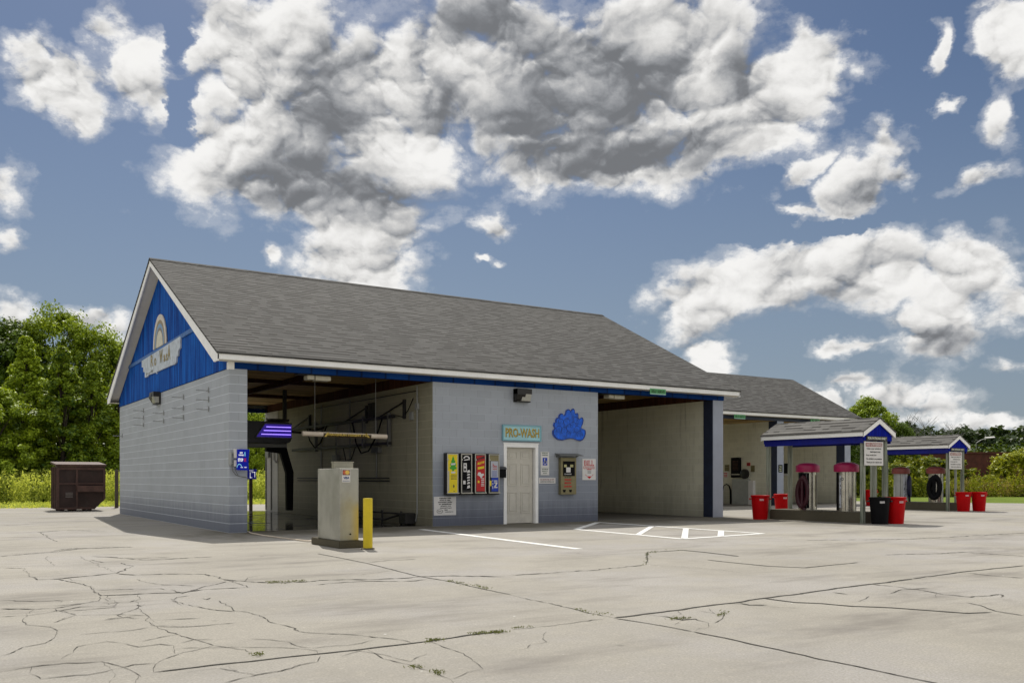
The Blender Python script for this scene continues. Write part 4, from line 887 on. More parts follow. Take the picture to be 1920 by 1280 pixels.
def d_glass(t):
    p = fp(t, 'olive', -.134, .134, .86, 1.0); p2 = fp(t, 'grey_p', -.10, .125, .44, .855)
    q = MB(); letters(q, [('i', -.03,.74,.02,.06),('Glass', .02,.70,.13,.06),('wipes', .02,.63,.13,.05)], -.0085, .02); q.build('red_print', M['red_l'], p2)
    q = MB()
    for k in range(5): rect(q, -.07, .09, .47+k*.03, .48+k*.03, -.0085)
    q.build('print_marks', M['blue_p'], p2)
    p3 = fp(t, 'blue_p', -.075, .128, .085, .435)
    q = MB(); q.poly([(-.0,-.0085,.17),(.10,-.0085,.17),(.10,-.0085,.20),(.045,-.0085,.20),(.10,-.0085,.285),(.10,-.0085,.32),(0,-.0085,.32),(0,-.0085,.29),(.055,-.0085,.29),(0,-.0085,.205)]); rect(q,-.05,-.03,.15,.22,-.0085); rect(q,-.05,-.03,.25,.30,-.0085); rect(q,-.05,-.03,.34,.37,-.0085); rect(q,0,.1,.34,.365,-.0085); q.build('white_print', M['sign_w'], p3)
    q = MB(); rect(q,-.132,-.08,.22,.36,-.0085); q.build('coin_sticker', M['yel_p'], p3)
vending(5.47, 'black vending machine with yellow front and green tree print', d_yellow)
vending(5.87, 'black vending machine with black front and white print', d_black)
vending(6.275, 'black vending machine with red front and yellow bands', d_red)
vending(6.685, 'black vending machine with pale grey and blue front beside the mailbox', d_glass)

t = thing('mailbox', 'small black wall mailbox between vending machines and white door', 'mailbox', (6.985,-.125,1.21))
q = MB(); q.box(-.11,.11,0,.124,0,.215,bev=.008); pieces(q, 'box', M['black'], t)
q = MB(); N=10; q.prism([(-.116,.124,.216)]+[(-.116,.124-.135*math.sin(math.pi/2*i/N),.216+.075*math.cos(math.pi/2*i/N)) for i in range(N+1)], (.232,0,0)); q.build('lid', M['dark'], t)

t, w_, h = board_sign('rules_sign', 'white notice about racks and manual bays low on the office corner', 5.03, 5.66, .27, .735)
L = [('Vehicles with',0,.408,.34,.036),('front or rear',0,.36,.31,.036),('mounted racks',0,.313,.40,.036),('or extensions',0,.264,.36,.036),('please use',.02,.214,.29,.036),('manual bays',.02,.165,.33,.036),('Park',.03,.118,.09,.036),('authority Inc',.12,.068,.23,.03)]
q = MB(); letters(q, L, -.002, .045); ring(q, -.15, .10, .045, .052, -.002, 24, 0, 2*math.pi, 1.7); letters(q, [('Park', -.15,.085,.09,.03,.2)], -.002, .02); q.build('lettering', M['sign_k'], t)

t, w_, h = board_sign('parking_sign', 'tall reserved parking sign with blue wheelchair square beside the door', 8.26, 8.535, 1.27, 1.91)
gq = MB(); letters(gq, [('RESERVED',0,.585,.20,.028),('PARKING',0,.53,.19,.032),('MAXIMUM',0,.155,.19,.03),('PENALTY',0,.10,.19,.03),('$250',0,.045,.13,.03)], -.002, .03)
for a in ((-.13,.13,.205,.21),(-.13,.13,.625,.63),(-.13,.13,.01,.015)): rect(gq,*a,-.0022)
gq.build('lettering', plain('dark green ink', (.03,.10,.045), .5), t)
q = MB(); rect(q,-.075,.075,.27,.475,-.002); o = q.build('wheelchair_square', M['blue_p'], t)
q = MB(); disc(q, -.012,.44,.014,.016,-.004,12); ring(q, .0,.335,.032,.045,-.004,20,R(110),R(380)); q.poly([(-.022,-.004,.42),(-.004,-.004,.42),(.0,-.004,.375),(.03,-.004,.375),(.045,-.004,.325),(.06,-.004,.33),(.055,-.004,.345),(.04,-.004,.39),(.012,-.004,.39),(-.02,-.004,.36)]); q.build('wheelchair_symbol', M['sign_w'], o)
t, w_, h = board_sign('camera_notice', 'narrow white notice strip under the parking sign', 8.20, 8.745, 1.055, 1.205)
q = MB(); letters(q, [('NO RESTROOMS OR PETS',0,.085,.46,.038)], -.002, .03); q.build('red_lettering', plain('faded red ink', (.25,.08,.08), .5), t)
q = MB(); letters(q, [('UNDER VIDEO SURVEILLANCE',0,.03,.46,.034)], -.002, .03); q.build('lettering', M['sign_k'], t)

t = thing('bill_changer', 'bronze bill changer cabinet with black face and small metal hood', 'bill changer', (9.11,-.12,.755))
q = MB(); q.box(-.26,.26,0,.119,0,1.0,bev=.006); q.build('cabinet', M['olive'], t)
q = MB(); q.prism([(-.38,.12,1.10),(-.38,.12,1.115),(-.38,-.17,1.055),(-.38,-.17,1.04)], (.76,0,0)); q.prism([(-.34,.12,1.005),(-.34,.12,1.10),(-.34,-.06,1.06)], (.012,0,0)); q.prism([(.33,.12,1.005),(.33,.12,1.10),(.33,-.06,1.06)], (.012,0,0)); q.build('hood', M['steel_d'], t)
q = MB(); q.box(-.19,.20,-.012,-.0006,.50,.90); fp_ = q.build('face_plate', M['black'], t)
q = MB(); q.box(-.165,-.08,-.02,-.0125,.74,.81); q.box(.04,.14,-.02,-.0125,.74,.81); pieces(q, 'bill_slot', plain('pale yellow slot', (.5,.47,.22), .4), fp_)
q = MB(); q.box(-.095,.05,-.018,-.0125,.60,.735); q.build('notice', M['sign_w'], fp_)
q = MB(); letters(q, [('CHANGE',-.04,.535,.24,.035)], -.0135, .02); q.build('lettering', M['sign_w'], fp_)
q = MB(); letters(q, [('DOLLAR',-.03,.375,.22,.05),('BILLS IN',-.03,.285,.22,.05),('QUARTERS',-.03,.19,.26,.05)], -.003, .06); q.build('red_lettering', M['red_l'], t)
q = MB(); letters(q, [('$1 $5 $10',-.02,.455,.20,.03)], -.003, .02); q.build('lettering', M['sign_k'], t)
q = MB()
for cx in (-.15,.06): q.prism([(cx-.055,-.004,.13),(cx+.055,-.004,.13),(cx+.03,-.004,.06),(cx-.03,-.004,.06)], (0,.003,0))
pieces(q, 'coin_cup', M['black'], t)
t, w_, h = board_sign('bill_sign', 'white sign with red bill changer lettering and down arrow by the bay', 9.66, 10.13, 1.145, 1.735)
q = MB(); letters(q, [('BILL',0,.395,.34,.15)], -.0018, .05); letters(q, [('CHANGER',0,.31,.41,.075)], -.0018, .04); rect(q,-.08,.08,.285,.305,-.002)
q.poly([(-.14,-.002,.15),(-.12,-.002,.155),(-.075,-.002,.105),(.085,-.002,.105),(.13,-.002,.155),(.15,-.002,.15),(.005,-.002,.03)]); q.build('red_lettering', M['red_l'], t)
q = MB(); letters(q, [('BILL',0,.413,.29,.12)], -.0035, -.01); letters(q, [('CHANGER',0,.32,.385,.058)], -.0035, -.005); q.build('white_lettering', M['sign_w'], t)
q = MB(); 
for k in range(3): rect(q, -.06, .07, .19+k*.03, .20+k*.03, -.002)
q.build('print_marks', M['sign_k'], t)

def green_sign(label, x, y, z, wd=.58, h=.16):
    t = thing('bay_sign', label, 'sign', (x, y, z), 0, 'green signs over the self serve bays')
    q = MB(); q.box(-wd/2,wd/2,0,.012,0,h); q.build('panel', M['green_s'], t)
    q = MB(); rect(q,-wd/2,wd/2,0,.025,-.002); q.build('pale_strip', plain('pale aqua strip', (.35,.55,.5), .5), t)
    q = MB(); letters(q, [('SELF SERVE',0,.045,wd*.86,.085)], -.003, .03); q.build('lettering', plain('dark green letters', (.012,.06,.012), .5), t); return t
green_sign('green self serve sign on the eave of the bay near the emblem', 12.16, -.325, 3.60, .60, .165)
green_sign('green sign on the rear eave above the wall equipment', 23.3, 6.872, 3.70, .66, .17)
green_sign('green sign on the rear eave just above a canopy roof', 28.15, 6.872, 3.72, .6, .14)

# ================================================================== pier displays
t = thing('stop_display', 'lit blue stop display board on the corner pier', 'display', (.235,-.13,1.375)); t.scale = (.57, 1, 1)
q = MB(); q.prism([(-.185,0,.0),(.26,0,-.01),(.245,0,.20),(.29,0,.45),(-.185,0,.45)], (0,.05,0)); q.box(-.12,.02,.0505,.128,.08,.36); q.build('panel', M['disp'], t)
q = MB(); letters(q, [('DRIVE',-.03,.355,.11,.035),('FORWARD',-.03,.305,.19,.035),('STOP',-.055,.18,.20,.075)], -.003, .05); letters(q, [('wash',-.01,.045,.10,.025,.2),('wave',.13,.045,.1,.022,.2)], -.003, .03); q.build('lit_letters', M['lit_w'], t)
q = MB(); letters(q, [('XX',.115,.18,.10,.075)], -.003, .05); q.build('red_letters', M['lit_r'], t)
q = MB(); rect(q,.095,.13,.30,.39,-.003); ring(q,-.10,.03,.085,.105,-.003,18,R(20),R(170)); q.build('cyan_marks', M['lit_c'], t)
t = thing('control_box', 'pair of pale junction boxes wired to the corner pier', 'junction box', (.12,-.11,1.37))
q = MB(); q.box(-.045,.075,0,.109,.26,.46,bev=.008); q.box(-.04,.05,.02,.109,.08,.22,bev=.008); pieces(q, 'box', M['sign_w'], t)
q = MB(); q.box(-.145,-.095,.03,.109,.10,.40,bev=.006); q.box(-.094,-.04,.06,.08,.36,.38); q.box(-.094,-.04,.06,.08,.14,.16); pieces(q, 'back_box', M['conduit'], t)
q = MB(); q.lathe([(.0,0),(.022,0),(.022,.012),(0,.012)], 0, 0, 12); o = q.build('button', M['black'], t); o.location = (.035,-.001,.39); o.rotation_euler = (R(90),0,0)
q = MB(); q.tube([(-.08,.07,.12),(-.06,.06,-.02),(.0,.05,-.10),(.10,.05,-.14),(.27,.05,-.165)], .009, 6); q.tube([(.0,.06,.10),(.0,.05,-.02),(.05,.05,-.11)], .008, 6); q.build('wire', M['steel_d'], t)
t = thing('countdown_display', 'small dark blue countdown display showing 17 on a post', 'display', (4.58,13.35,0))
q = MB(); q.box(-.055,.055,.02,.10,0,1.2); q.build('post', M['postwood'], t)
q = MB(); q.prism([(-.24,0,1.16),(.2,0,1.16),(.17,0,1.33),(.21,0,1.53),(-.24,0,1.53),(-.21,0,1.36)], (0,.02,0)); q.build('panel', M['disp2'], t)
q = MB(); 
for (x0,x1,z0,z1) in [(-.055,-.03,1.21,1.42),(-.05,.03,1.21,1.235),(.01,.14,1.405,1.43),(.115,.14,1.23,1.42)]: rect(q,x0,x1,z0,z1,-.004)
letters(q, [('WAIT',0,1.455,.16,.04)], -.004, .03); q.build('lit_letters', M['lit_w'], t)

# ================================================================== pay station and bollard
t = thing('pay_station', 'tall stainless steel pay station on a concrete pad', 'pay station', (.345,-5.37,0))
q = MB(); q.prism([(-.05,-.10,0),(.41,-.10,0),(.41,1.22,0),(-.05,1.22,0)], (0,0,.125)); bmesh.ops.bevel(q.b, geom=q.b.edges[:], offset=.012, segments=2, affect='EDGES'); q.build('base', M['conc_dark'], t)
q = MB(); q.box(0,.345,0,1.02,.126,1.36,bev=.006); q.build('cabinet', M['steel_y'], t)
q = MB(); q.box(.02,.375,.30,.42,1.361,1.465,bev=.004); q.box(.012,.383,.292,.44,1.466,1.482); q.build('hood', M['steel'], t)
q = MB(); q.box(.04,.19,-.004,-.0005,1.125,1.345); st = q.build('card_sticker', M['sign_w'], t)
q = MB(); rect(q,.048,.182,1.245,1.335,-.0055); q.build('dark_patch', plain('maroon card print', (.16,.05,.05), .4), st)
q = MB(); disc(q,.093,1.292,.040,.037,-.0065,16); q.build('red_disc', plain('card disc red', (.55,.12,.06), .4), st)
q = MB(); disc(q,.137,1.292,.040,.037,-.0070,16); q.build('yellow_disc', plain('card disc orange', (.75,.50,.10), .4), st)
q = MB(); letters(q, [('VISA',.115,1.178,.11,.042,.15)], -.006, .05); rect(q,.05,.18,1.143,1.152,-.006); q.build('lettering', plain('card navy ink', (.02,.05,.2), .4), st)
q = MB(); q.lathe([(0,0),(.014,0),(.014,.012),(0,.012)],0,0,12); o = q.build('lock', M['black'], t); o.location = (.19,-.001,.235); o.rotation_euler = (R(90),0,0)
q = MB(); q.tube([(0,0,0),(-.30,1.2,0),(-.32,2.0,0)], .012, 6)
t = thing('bollard', 'yellow steel bollard post beside the pay station', 'bollard', (.67,-5.80,0))
q = MB(); q.lathe([(.079,0),(.079,.845),(.074,.856),(0,.858)],0,0,28); q.build('post', M['yellow'], t, True)
q = MB(); q.lathe([(.12,0),(.11,.018),(.081,.022)],0,0,20); q.build('grout', M['conc_dark'], t, True)

# ================================================================== inside the automatic wash bay
t = thing('wash_gantry', 'black overhead wash gantry with violet light strips in the bay', 'car wash machine', (0,0,0))
gy = 6.6
q = MB(); q.prism([(.9,gy,2.24),(3.64,gy,2.24),(3.74,gy,2.34),(3.74,gy,2.80),(3.68,gy,2.88),(.9,gy,2.90)], (0,.55,0)); bmesh.ops.bevel(q.b, geom=q.b.edges[:], offset=.03, segments=2, affect='EDGES'); hd = q.build('header', M['dark'], t)
q = MB(); q.prism([(2.66,gy-.012,2.42),(3.72,gy-.012,2.42),(3.72,gy-.012,2.80),(2.92,gy-.012,2.80)], (0,.011,0)); lp = q.build('light_panel', M['led_p'], hd)
q = MB()
for k, z in enumerate((2.50,2.61,2.72)): q.box(2.80+.075*k, 3.70, gy-.022, gy-.0125, z-.010, z+.010)
pieces(q, 'light_strip', M['led'], lp)
q = MB()
for a, c in (((2.62,2.40),(2.90,2.82)),((2.90,2.82),(3.74,2.83)),((2.62,2.40),(3.74,2.395))):
    q.tube([(a[0],gy-.012,a[1]),(c[0],gy-.012,c[1])], .018, 6)
pieces(q, 'light_frame', M['steel_d'], hd)
q = MB()
for x in (2.35,1.95,1.6):
    q.prism([(x-.10,gy-.004,2.62),(x+.02,gy-.004,2.74),(x+.05,gy-.004,2.72),(x-.05,gy-.004,2.62),(x+.05,gy-.004,2.50),(x+.02,gy-.004,2.48)], (0,.003,0))
pieces(q, 'arrow_mark', M['steel_d'], hd)
q = MB(); q.box(.9,3.6,gy+.02,gy+.2,2.10,2.235,bev=.02); q.build('lower_tray', M['steel_d'], t)
q = MB(); q.prism([(3.05,gy+.25,2.13),(3.05,gy+.25,2.0),(3.48,gy+.25,1.94),(3.66,gy+.25,1.35),(3.68,gy+.25,.22),(3.86,gy+.25,.22),(3.88,gy+.25,1.38),(3.66,gy+.25,2.13)], (0,.16,0)); q.build('spray_arm', M['black'], t)
q = MB(); q.box(3.1,3.7,gy+.1,gy+.4,2.905,2.98,bev=.02); q.box(3.55,3.65,gy+.2,gy+.3,2.98,3.86); q.build('carriage', M['blackm'], t)
q = MB(); q.tube([(3.74,gy+.2,2.6),(4.2,gy+.1,2.58),(4.75,gy,2.75)], .035, 8); q.build('hose_boom', M['blackm'], t)
t = thing('guide_rail', 'black steel gantry rails bracketed to the right bay wall', 'rail', (0,0,0))
q = MB(); q.box(4.86,4.93,1.95,9.8,2.80,2.88); q.build('upper_rail', M['blackm'], t)
q = MB(); q.box(4.86,4.93,2.2,9.8,2.10,2.17); q.build('lower_rail', M['blackm'], t)
for y in (2.25, 3.9, 7.6): q = MB(); q.box(4.85,4.94,y,y+.07,2.05,2.95); q.build('upright', M['steel_d'], t)
for y in (1.5, 3.9, 8.4):
    q = MB(); q.tube([(4.9,y+1.5,2.85),(4.97,y,3.2)], .022, 6); q.box(4.93,4.998,y-.04,y+.04,2.75,3.25); q.build('brace', M['blackm'], t)
q = MB(); q.tube([(4.95,1.95,2.86),(4.97,1.6,2.80),(4.97,1.3,2.95),(4.97,1.0,3.25)], .012, 6); q.tube([(4.93,4.6,2.1),(4.92,4.9,1.75),(4.92,5.3,1.72),(4.93,5.5,2.1)], .014, 6); pieces(q, 'cable', M['black'], t)
q = MB(); q.box(4.93,4.998,3.4,3.75,2.9,3.3); q.build('motor_box', M['blackm'], t)
t = thing('clearance_bar', 'white hanging clearance tube lettered maximum height across the bay', 'clearance bar', (0,0,0))
ca, cb = Vector((1.76,.30,2.225)), Vector((3.89,.30,2.205)); 
q = MB(); q.tube([ca, cb], .058, 20); q.build('tube', M['pvc'], t, True)
q = MB(); a0 = .23; a1 = .80
def bar_pt(f, ang): 
    p = ca.lerp(cb, f); return (p.x, p.y-.0595*math.cos(ang), p.z+.0595*math.sin(ang))
for i in range(24):
    f0, f1 = a0+(a1-a0)*i/24, a0+(a1-a0)*(i+1)/24
    for j in range(5):
        g0, g1 = -1.2+j*.34, -1.2+(j+1)*.34
        q.poly([bar_pt(f0,g0),bar_pt(f1,g0),bar_pt(f1,g1),bar_pt(f0,g1)])
q.build('warning_band', plain('black and gold warning band', (.05,.03,.008), .5, var=.4, scale=20), t)
q = MB(); letters(q, [("MAXIMUM HEIGHT 7'0",2.86,2.188,.98,.058)], .238, .05)
for x, s in ((2.30,1),(3.40,-1)): q.poly([(x-.03,.238,2.165),(x+.02,.238,2.165),(x+.02+s*.07,.238,2.265),(x-.03+s*.07,.238,2.265)])
q.build('lettering', M['gold'], t)
q = MB(); q.tube([(2.06,.30,2.28),(2.06,.30,3.86)], .005, 5); q.tube([(3.6,.30,2.26),(3.6,.30,3.86)], .005, 5); pieces(q, 'hanging_cable', M['steel_d'], t)
def conduit(name, label, paths, r=.02, m='conduit', boxes=()):
    t = thing(name, label, 'conduit'); q = MB()
    for p in paths: q.tube(p, r, 8)
    pieces(q, 'pipe', M[m], t)
    if boxes:
        q = MB()
        for b_ in boxes: q.box(*b_)
        pieces(q, 'junction_box', M[m], t)
conduit('wall_conduit', 'pale vertical conduit with junction boxes near the bay mouth', [[(4.97,.78,3.55),(4.97,.78,.30),(4.97,.86,.10)]], .018, 'conduit', [(4.93,4.998,.72,.84,2.95,3.10),(4.94,4.998,1.03,1.17,2.70,2.90)])
conduit('wall_conduit', 'thin horizontal conduit along the top of the bay wall', [[(4.97,.85,3.42),(4.97,8,3.42)]], .014, 'blackm')
conduit('wall_conduit', 'grey conduit standing halfway down the bay wall', [[(4.97,7.4,.1),(4.97,7.4,3.5)]], .02, 'conduit')
conduit('wall_conduit', 'pale pipes and meter box at the far end of the bay wall', [[(4.96,12.85,.05),(4.96,12.85,2.6),(4.96,12.75,3.4)],[(4.96,12.25,.05),(4.96,12.25,2.4)],[(4.95,11.9,2.35),(4.95,11.9,1.85),(4.95,11.7,1.75),(4.95,11.5,1.85),(4.95,11.5,2.35)]], .022, 'conduit', [(4.9,4.998,12.4,12.75,1.95,2.25)])
conduit('wall_conduit', 'black pipe pair running low along the middle of the bay wall', [[(4.95,2.4,1.2),(4.95,9.5,1.2)],[(4.96,2.4,1.12),(4.96,9.5,1.12)]], .016, 'blackm', [(4.9,4.998,4.9,5.2,1.02,1.3)])
conduit('wall_conduit', 'dark drop pipes with valve boxes behind the clearance tube', [[(4.95,3.2,2.85),(4.95,3.2,1.2)],[(4.95,5.05,3.5),(4.95,5.05,1.3)],[(4.95,6.1,2.85),(4.95,6.1,.3)]], .022, 'steel_d', [(4.88,4.998,2.95,3.4,1.9,2.05),(4.88,4.998,5.9,6.3,1.55,1.9)])
t = thing('spray_hose', 'black looped spray hose hanging from the bay wall rail', 'hose')
q = MB(); q.tube([(4.84,2.6,2.8),(4.82,2.9,2.35),(4.80,3.4,1.95),(4.80,3.9,1.9),(4.82,4.3,2.2),(4.84,4.6,2.8)], .022, 8); q.tube([(4.84,6.6,2.8),(4.80,7.0,2.3),(4.80,7.5,2.15),(4.82,8.0,2.4),(4.84,8.3,2.8)], .022, 8); pieces(q, 'tubing', M['black'], t)
t = thing('foot_rack', 'low black pipe rack along the foot of the bay wall', 'rack')
q = MB(); q.tube([(4.85,1.4,.27),(4.85,6,.27)], .022, 8); q.tube([(4.85,1.4,.27),(4.75,2.2,.10),(4.75,6,.10)], .03, 8)
for y in (1.45,2.6,3.7,4.8): q.tube([(4.85,y,.0),(4.85,y,.34)], .03, 8)
q.build('pipes', M['blackm'], t)
q = MB(); q.box(4.7,4.998,.9,1.3,.02,.30,bev=.02); q.build('pump_box', M['blackm'], t)
t = thing('floor_hose', 'thin pale hose lying across the mouth of the wash bay', 'hose')
q = MB(); q.tube([(.43,.1,.02),(.33,-.5,.014),(.30,-1.4,.014),(.36,-2.4,.014),(.42,-3.3,.016),(.44,-3.85,.03)], .014, 6); q.build('tubing', M['pvc'], t)
def bay_light(label, x, y, z, rz=0):
    t = thing('bay_light', label, 'lamp', (x,y,z), rz, 'lamps under the bay ceilings')
    q = MB(); q.box(-.42,.42,-.14,.14,0,.06,bev=.01); q.build('housing', M['blackm'], t)
    q = MB(); q.box(-.2,-.02,-.13,.13,-.10,-.001,bev=.02); q.box(.0,.38,-.13,.13,-.11,-.001,bev=.02); q.build('diffuser', M['fluor'], t)
bay_light('ceiling lamp just inside the automatic wash bay', 2.05, .35, 3.58)
bay_light('ceiling lamp just inside the self serve bay', 11.0, .35, 3.58)

# ================================================================== wall equipment in the rear bays (faces -X)
def on_bay(name, label, cat, x, y, z): return thing(name, label, cat, (x, y, z), FX)
t = on_bay('wash_controller', 'tall black control panel on the rear bay wall', 'control panel', 26.0, 9.58, 1.23)
q = MB(); q.box(-.29,.29,-.06,.010,0,.92,bev=.008); q.build('cabinet', M['black'], t)
q = MB(); 
for k in range(7): rect(q,-.18,.16,.36+k*.065,.375+k*.065,-.062)
q.build('print_marks', plain('brown red print', (.12,.04,.02), .5), t)
q = MB(); q.box(-.25,.25,-.066,-.061,.12,.17); q.build('pale_strip', M['frame'], t)
t = on_bay('hose_reel', 'round black hose reel beside the black control panel', 'hose reel', 26.0, 9.0, 1.40)
q = MB(); q.lathe([(.0,0),(.20,0),(.22,.03),(.22,.15),(.15,.18),(0,.18)],0,0,20); o = q.build('drum', M['blackm'], t, True); o.rotation_euler = (R(90),0,0)
for nm, lab, y, z, ww, hh, mm, ms in (('wall_notice','olive notice left of the control panel',10.17,1.53,.27,.30,'olive','bronze_t'),('wall_notice','red and black notice low left of the control panel',10.25,1.23,.28,.25,'sign_w','red_l'),('wall_notice','olive and yellow notice right of the hose reel',8.6,1.49,.22,.29,'olive','bronze_t'),('wall_notice','small red notice above the hose reel',8.85,1.76,.2,.15,'red_l','sign_k')):
    t = on_bay(nm, lab, 'sign', 26.0, y, z); q = MB(); q.box(-ww/2,ww/2,-.01,.011,0,hh); q.build('panel', M[mm], t)
    q = MB()
    for k in range(3): rect(q,-ww*.4,ww*.4,hh*(.12+.3*k),hh*(.28+.3*k),-.012)
    q.build('print_marks', M[ms], t)
t = on_bay('pump_cabinet', 'low grey block cabinet under the black control panel', 'cabinet', 26.0, 9.25, 0)
q = MB(); q.box(-.5,.5,-.12,.011,0,1.16); q.build('housing', M['conduit'], t)
q = MB(); q.box(.505,.80,-.14,.011,0,1.09,bev=.01); q.build('pale_end', M['sign_w'], t)
t = on_bay('wand_holder', 'black looped wash wand hose at the rear bay wall', 'hose', 26.0, 10.1, 0)
q = MB(); q.tube([(-.28,-.05,0),(-.29,-.05,.6),(-.22,-.05,.85),(-.05,-.05,.93),(.12,-.05,.83),(.20,-.05,.62),(.22,-.05,.0)], [.02,.02,.02,.02,.03,.045,.05], 8); q.build('hose', M['black'], t)
t = on_bay('wash_controller', 'black control panel on the far partition of the rear bays', 'control panel', 30.68, 10.6, 1.44)
q = MB(); q.box(-.14,.14,-.06,.011,0,.5,bev=.006); q.build('cabinet', M['black'], t)
q = MB(); q.box(-.25,.2,-.08,.011,-.12,-.03); q.build('shelf', M['sign_w'], t)
t = thing('column_notice', 'small black notice with pale letters on the rear bay column', 'sign', (26.21,7.19,1.46))
q = MB(); q.box(-.13,.13,0,.009,0,.33); q.build('panel', M['black'], t)
q = MB(); letters(q, [('TO',0,.21,.15,.07),('PAY',0,.12,.17,.06),('HERE',0,.04,.16,.05)], -.002, .06); q.build('lettering', plain('pale lime letters', (.55,.58,.4), .5), t)

# ================================================================== vacuum islands
def island(x, y, lab_c, lab_i, lab_s, lab_b):
    it = thing('vacuum_island', lab_i, 'kerb island', (x, y, 0), 0, 'concrete vacuum islands')
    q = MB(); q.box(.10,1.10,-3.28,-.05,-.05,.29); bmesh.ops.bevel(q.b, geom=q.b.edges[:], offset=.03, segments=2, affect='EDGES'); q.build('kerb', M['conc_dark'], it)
    t = thing('vacuum_canopy', lab_c, 'canopy', (x, y, 0), 0, 'shingled vacuum canopies')
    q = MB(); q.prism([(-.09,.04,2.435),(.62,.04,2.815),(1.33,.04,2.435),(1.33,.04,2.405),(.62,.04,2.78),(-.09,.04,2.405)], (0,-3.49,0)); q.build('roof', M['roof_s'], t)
    q = MB(); q.box(-.07,-.045,-3.43,.02,2.30,2.41); q.box(1.285,1.31,-3.43,.02,2.30,2.41); pieces(q, 'fascia', M['white'], t)
    for yy in (-3.435,.012):
        q = MB(); q.prism([(-.07,yy,2.28),(-.07,yy,2.41),(.62,yy,2.778),(1.31,yy,2.41),(1.31,yy,2.28),(.62,yy,2.645)], (0,.022,0)); pieces(q, 'rake_board', M['white'], t)
    q = MB(); q.prism([(.02,-3.38,2.19),(1.22,-3.38,2.19),(1.22,-3.38,2.32),(.62,-3.38,2.70),(.02,-3.38,2.32)], (0,.03,0)); q.prism([(.02,-.03,2.19),(1.22,-.03,2.19),(1.22,-.03,2.32),(.62,-.03,2.70),(.02,-.03,2.32)], (0,.03,0)); pieces(q, 'gable_board', M['blue_c'], t)
    q = MB(); q.box(.02,.05,-3.3495,-.0305,2.12,2.36); q.box(1.19,1.22,-3.3495,-.0305,2.12,2.36); pieces(q, 'side_board', M['blue_f'], t)
    for (px, py) in ((.055,-3.33),(.99,-3.33),(.055,-.16),(.99,-.16)):
        q = MB(); q.box(px,px+.10,py,py+.10,0,2.33,bev=.006); q.build('post', M['wood'], t)
    q = MB(); q.box(.76,.83,-3.20,-3.13,.29,2.2,bev=.005); q.build('post', M['wood'], t)
    s = thing('patron_sign', lab_s, 'sign', (x+.52, y-3.41, 2.19), 0, 'patron strips on the canopies')
    q = MB(); q.box(-.42,.46,0,.028,0,.115); q.build('panel', M['blackm'], s)
    q = MB(); letters(q, [('FOR PATRONS ONLY',.02,.03,.80,.062)], -.003, .045); q.build('lettering', plain('cream letters', (.6,.62,.5), .5), s)
    s = thing('loitering_sign', lab_b, 'sign', (x+.42, y-3.40, 1.53), 0, 'notice boards on the canopies')
    q = MB(); q.box(-.40,.40,0,.02,0,.63,bev=.008); pn_ = q.build('panel', M['sign_w'], s)
    q = MB(); rect(q,-.36,.35,.50,.60,-.0025); q.build('red_band', plain('faded red band', (.32,.12,.11), .5), s)
    q = MB(); letters(q, [('NO LOITERING',0,.515,.64,.07)], -.004, .02); q.build('white_lettering', M['sign_w'], s)
    q = MB(); letters(q, [('Clean your vehicle in',-.01,.415,.62,.055),('designated area.',.05,.33,.45,.055),('Keep music low',-.12,.245,.44,.05),('No drinking on premises',0,.145,.66,.055),('Thank you for vehicle care',0,.055,.66,.052)], -.003, .03); q.build('lettering', M['sign_k'], s)
island(15.1, -1.63, 'shingled vacuum canopy nearer to the wash building', 'concrete island under the nearer vacuum canopy', 'patrons only strip on the nearer canopy gable', 'no loitering board on the nearer canopy posts')
island(25.85, 2.52, 'shingled vacuum canopy farther right near the bushes', 'concrete island under the farther vacuum canopy', 'patrons only strip on the farther canopy gable', 'no loitering board on the farther canopy posts')
def vacuum(label, x, y, cap, body, deco, z=.29):
    t = thing('vacuum_cleaner', label, 'vacuum', (x, y, z), 0, 'coin vacuums on the islands')
    q = MB(); q.lathe([(.255,0),(.255,1.10)],0,0,32); bd = q.build('body', M[body], t, True)
    q = MB(); q.lathe([(.25,1.075),(.325,1.08),(.333,1.10),(.333,1.255),(.325,1.27),(.22,1.325),(.10,1.345),(0,1.35)],0,0,36); q.build('dome', M[cap], t, True)
    q = MB()
    for a in (-2.6,-1.9,-1.25,-.6,.2): q.box(.2555*math.cos(a)-.008,.2555*math.cos(a)+.008,.2555*math.sin(a)-.008,.2555*math.sin(a)+.008,.02,1.07)
    pieces(q, 'seam_rib', M['steel_d'], bd)
    deco(t, bd); return t
def curved(m, a0, a1, z0, z1, r=.259, n_=8):
    for i in range(n_):
        p, u = a0+(a1-a0)*i/n_, a0+(a1-a0)*(i+1)/n_
        m.poly([(r*math.cos(p),r*math.sin(p),z0),(r*math.cos(u),r*math.sin(u),z0),(r*math.cos(u),r*math.sin(u),z1),(r*math.cos(p),r*math.sin(p),z1)])
def coil(t, m, a, loops, r, cz, rx, rz_, tail):
    q = MB(); ca_, sa = math.cos(a), math.sin(a); P = []
    for i in range(loops*18+1):
        th = 2*math.pi*i/18; k = i/18
        sh_ = 1-.09*(k%3); rad = .31 + .03*math.sin(k*2.1); side = rx*sh_*math.sin(th)+.015*math.sin(k*1.7); up = cz + rz_*sh_*math.cos(th)-.02*(k%2)
        P.append((rad*ca_-side*sa, rad*sa+side*ca_, up))
    last = Vector(P[-1])
    for dx, dz in tail: P.append((last.x+dx*-sa*1.0, last.y+dx*ca_, dz))
    q.tube(P, r, 8); q.build('hose', M[m], t, True)
FACE = -2.25      # bearing of the island side the camera road runs along
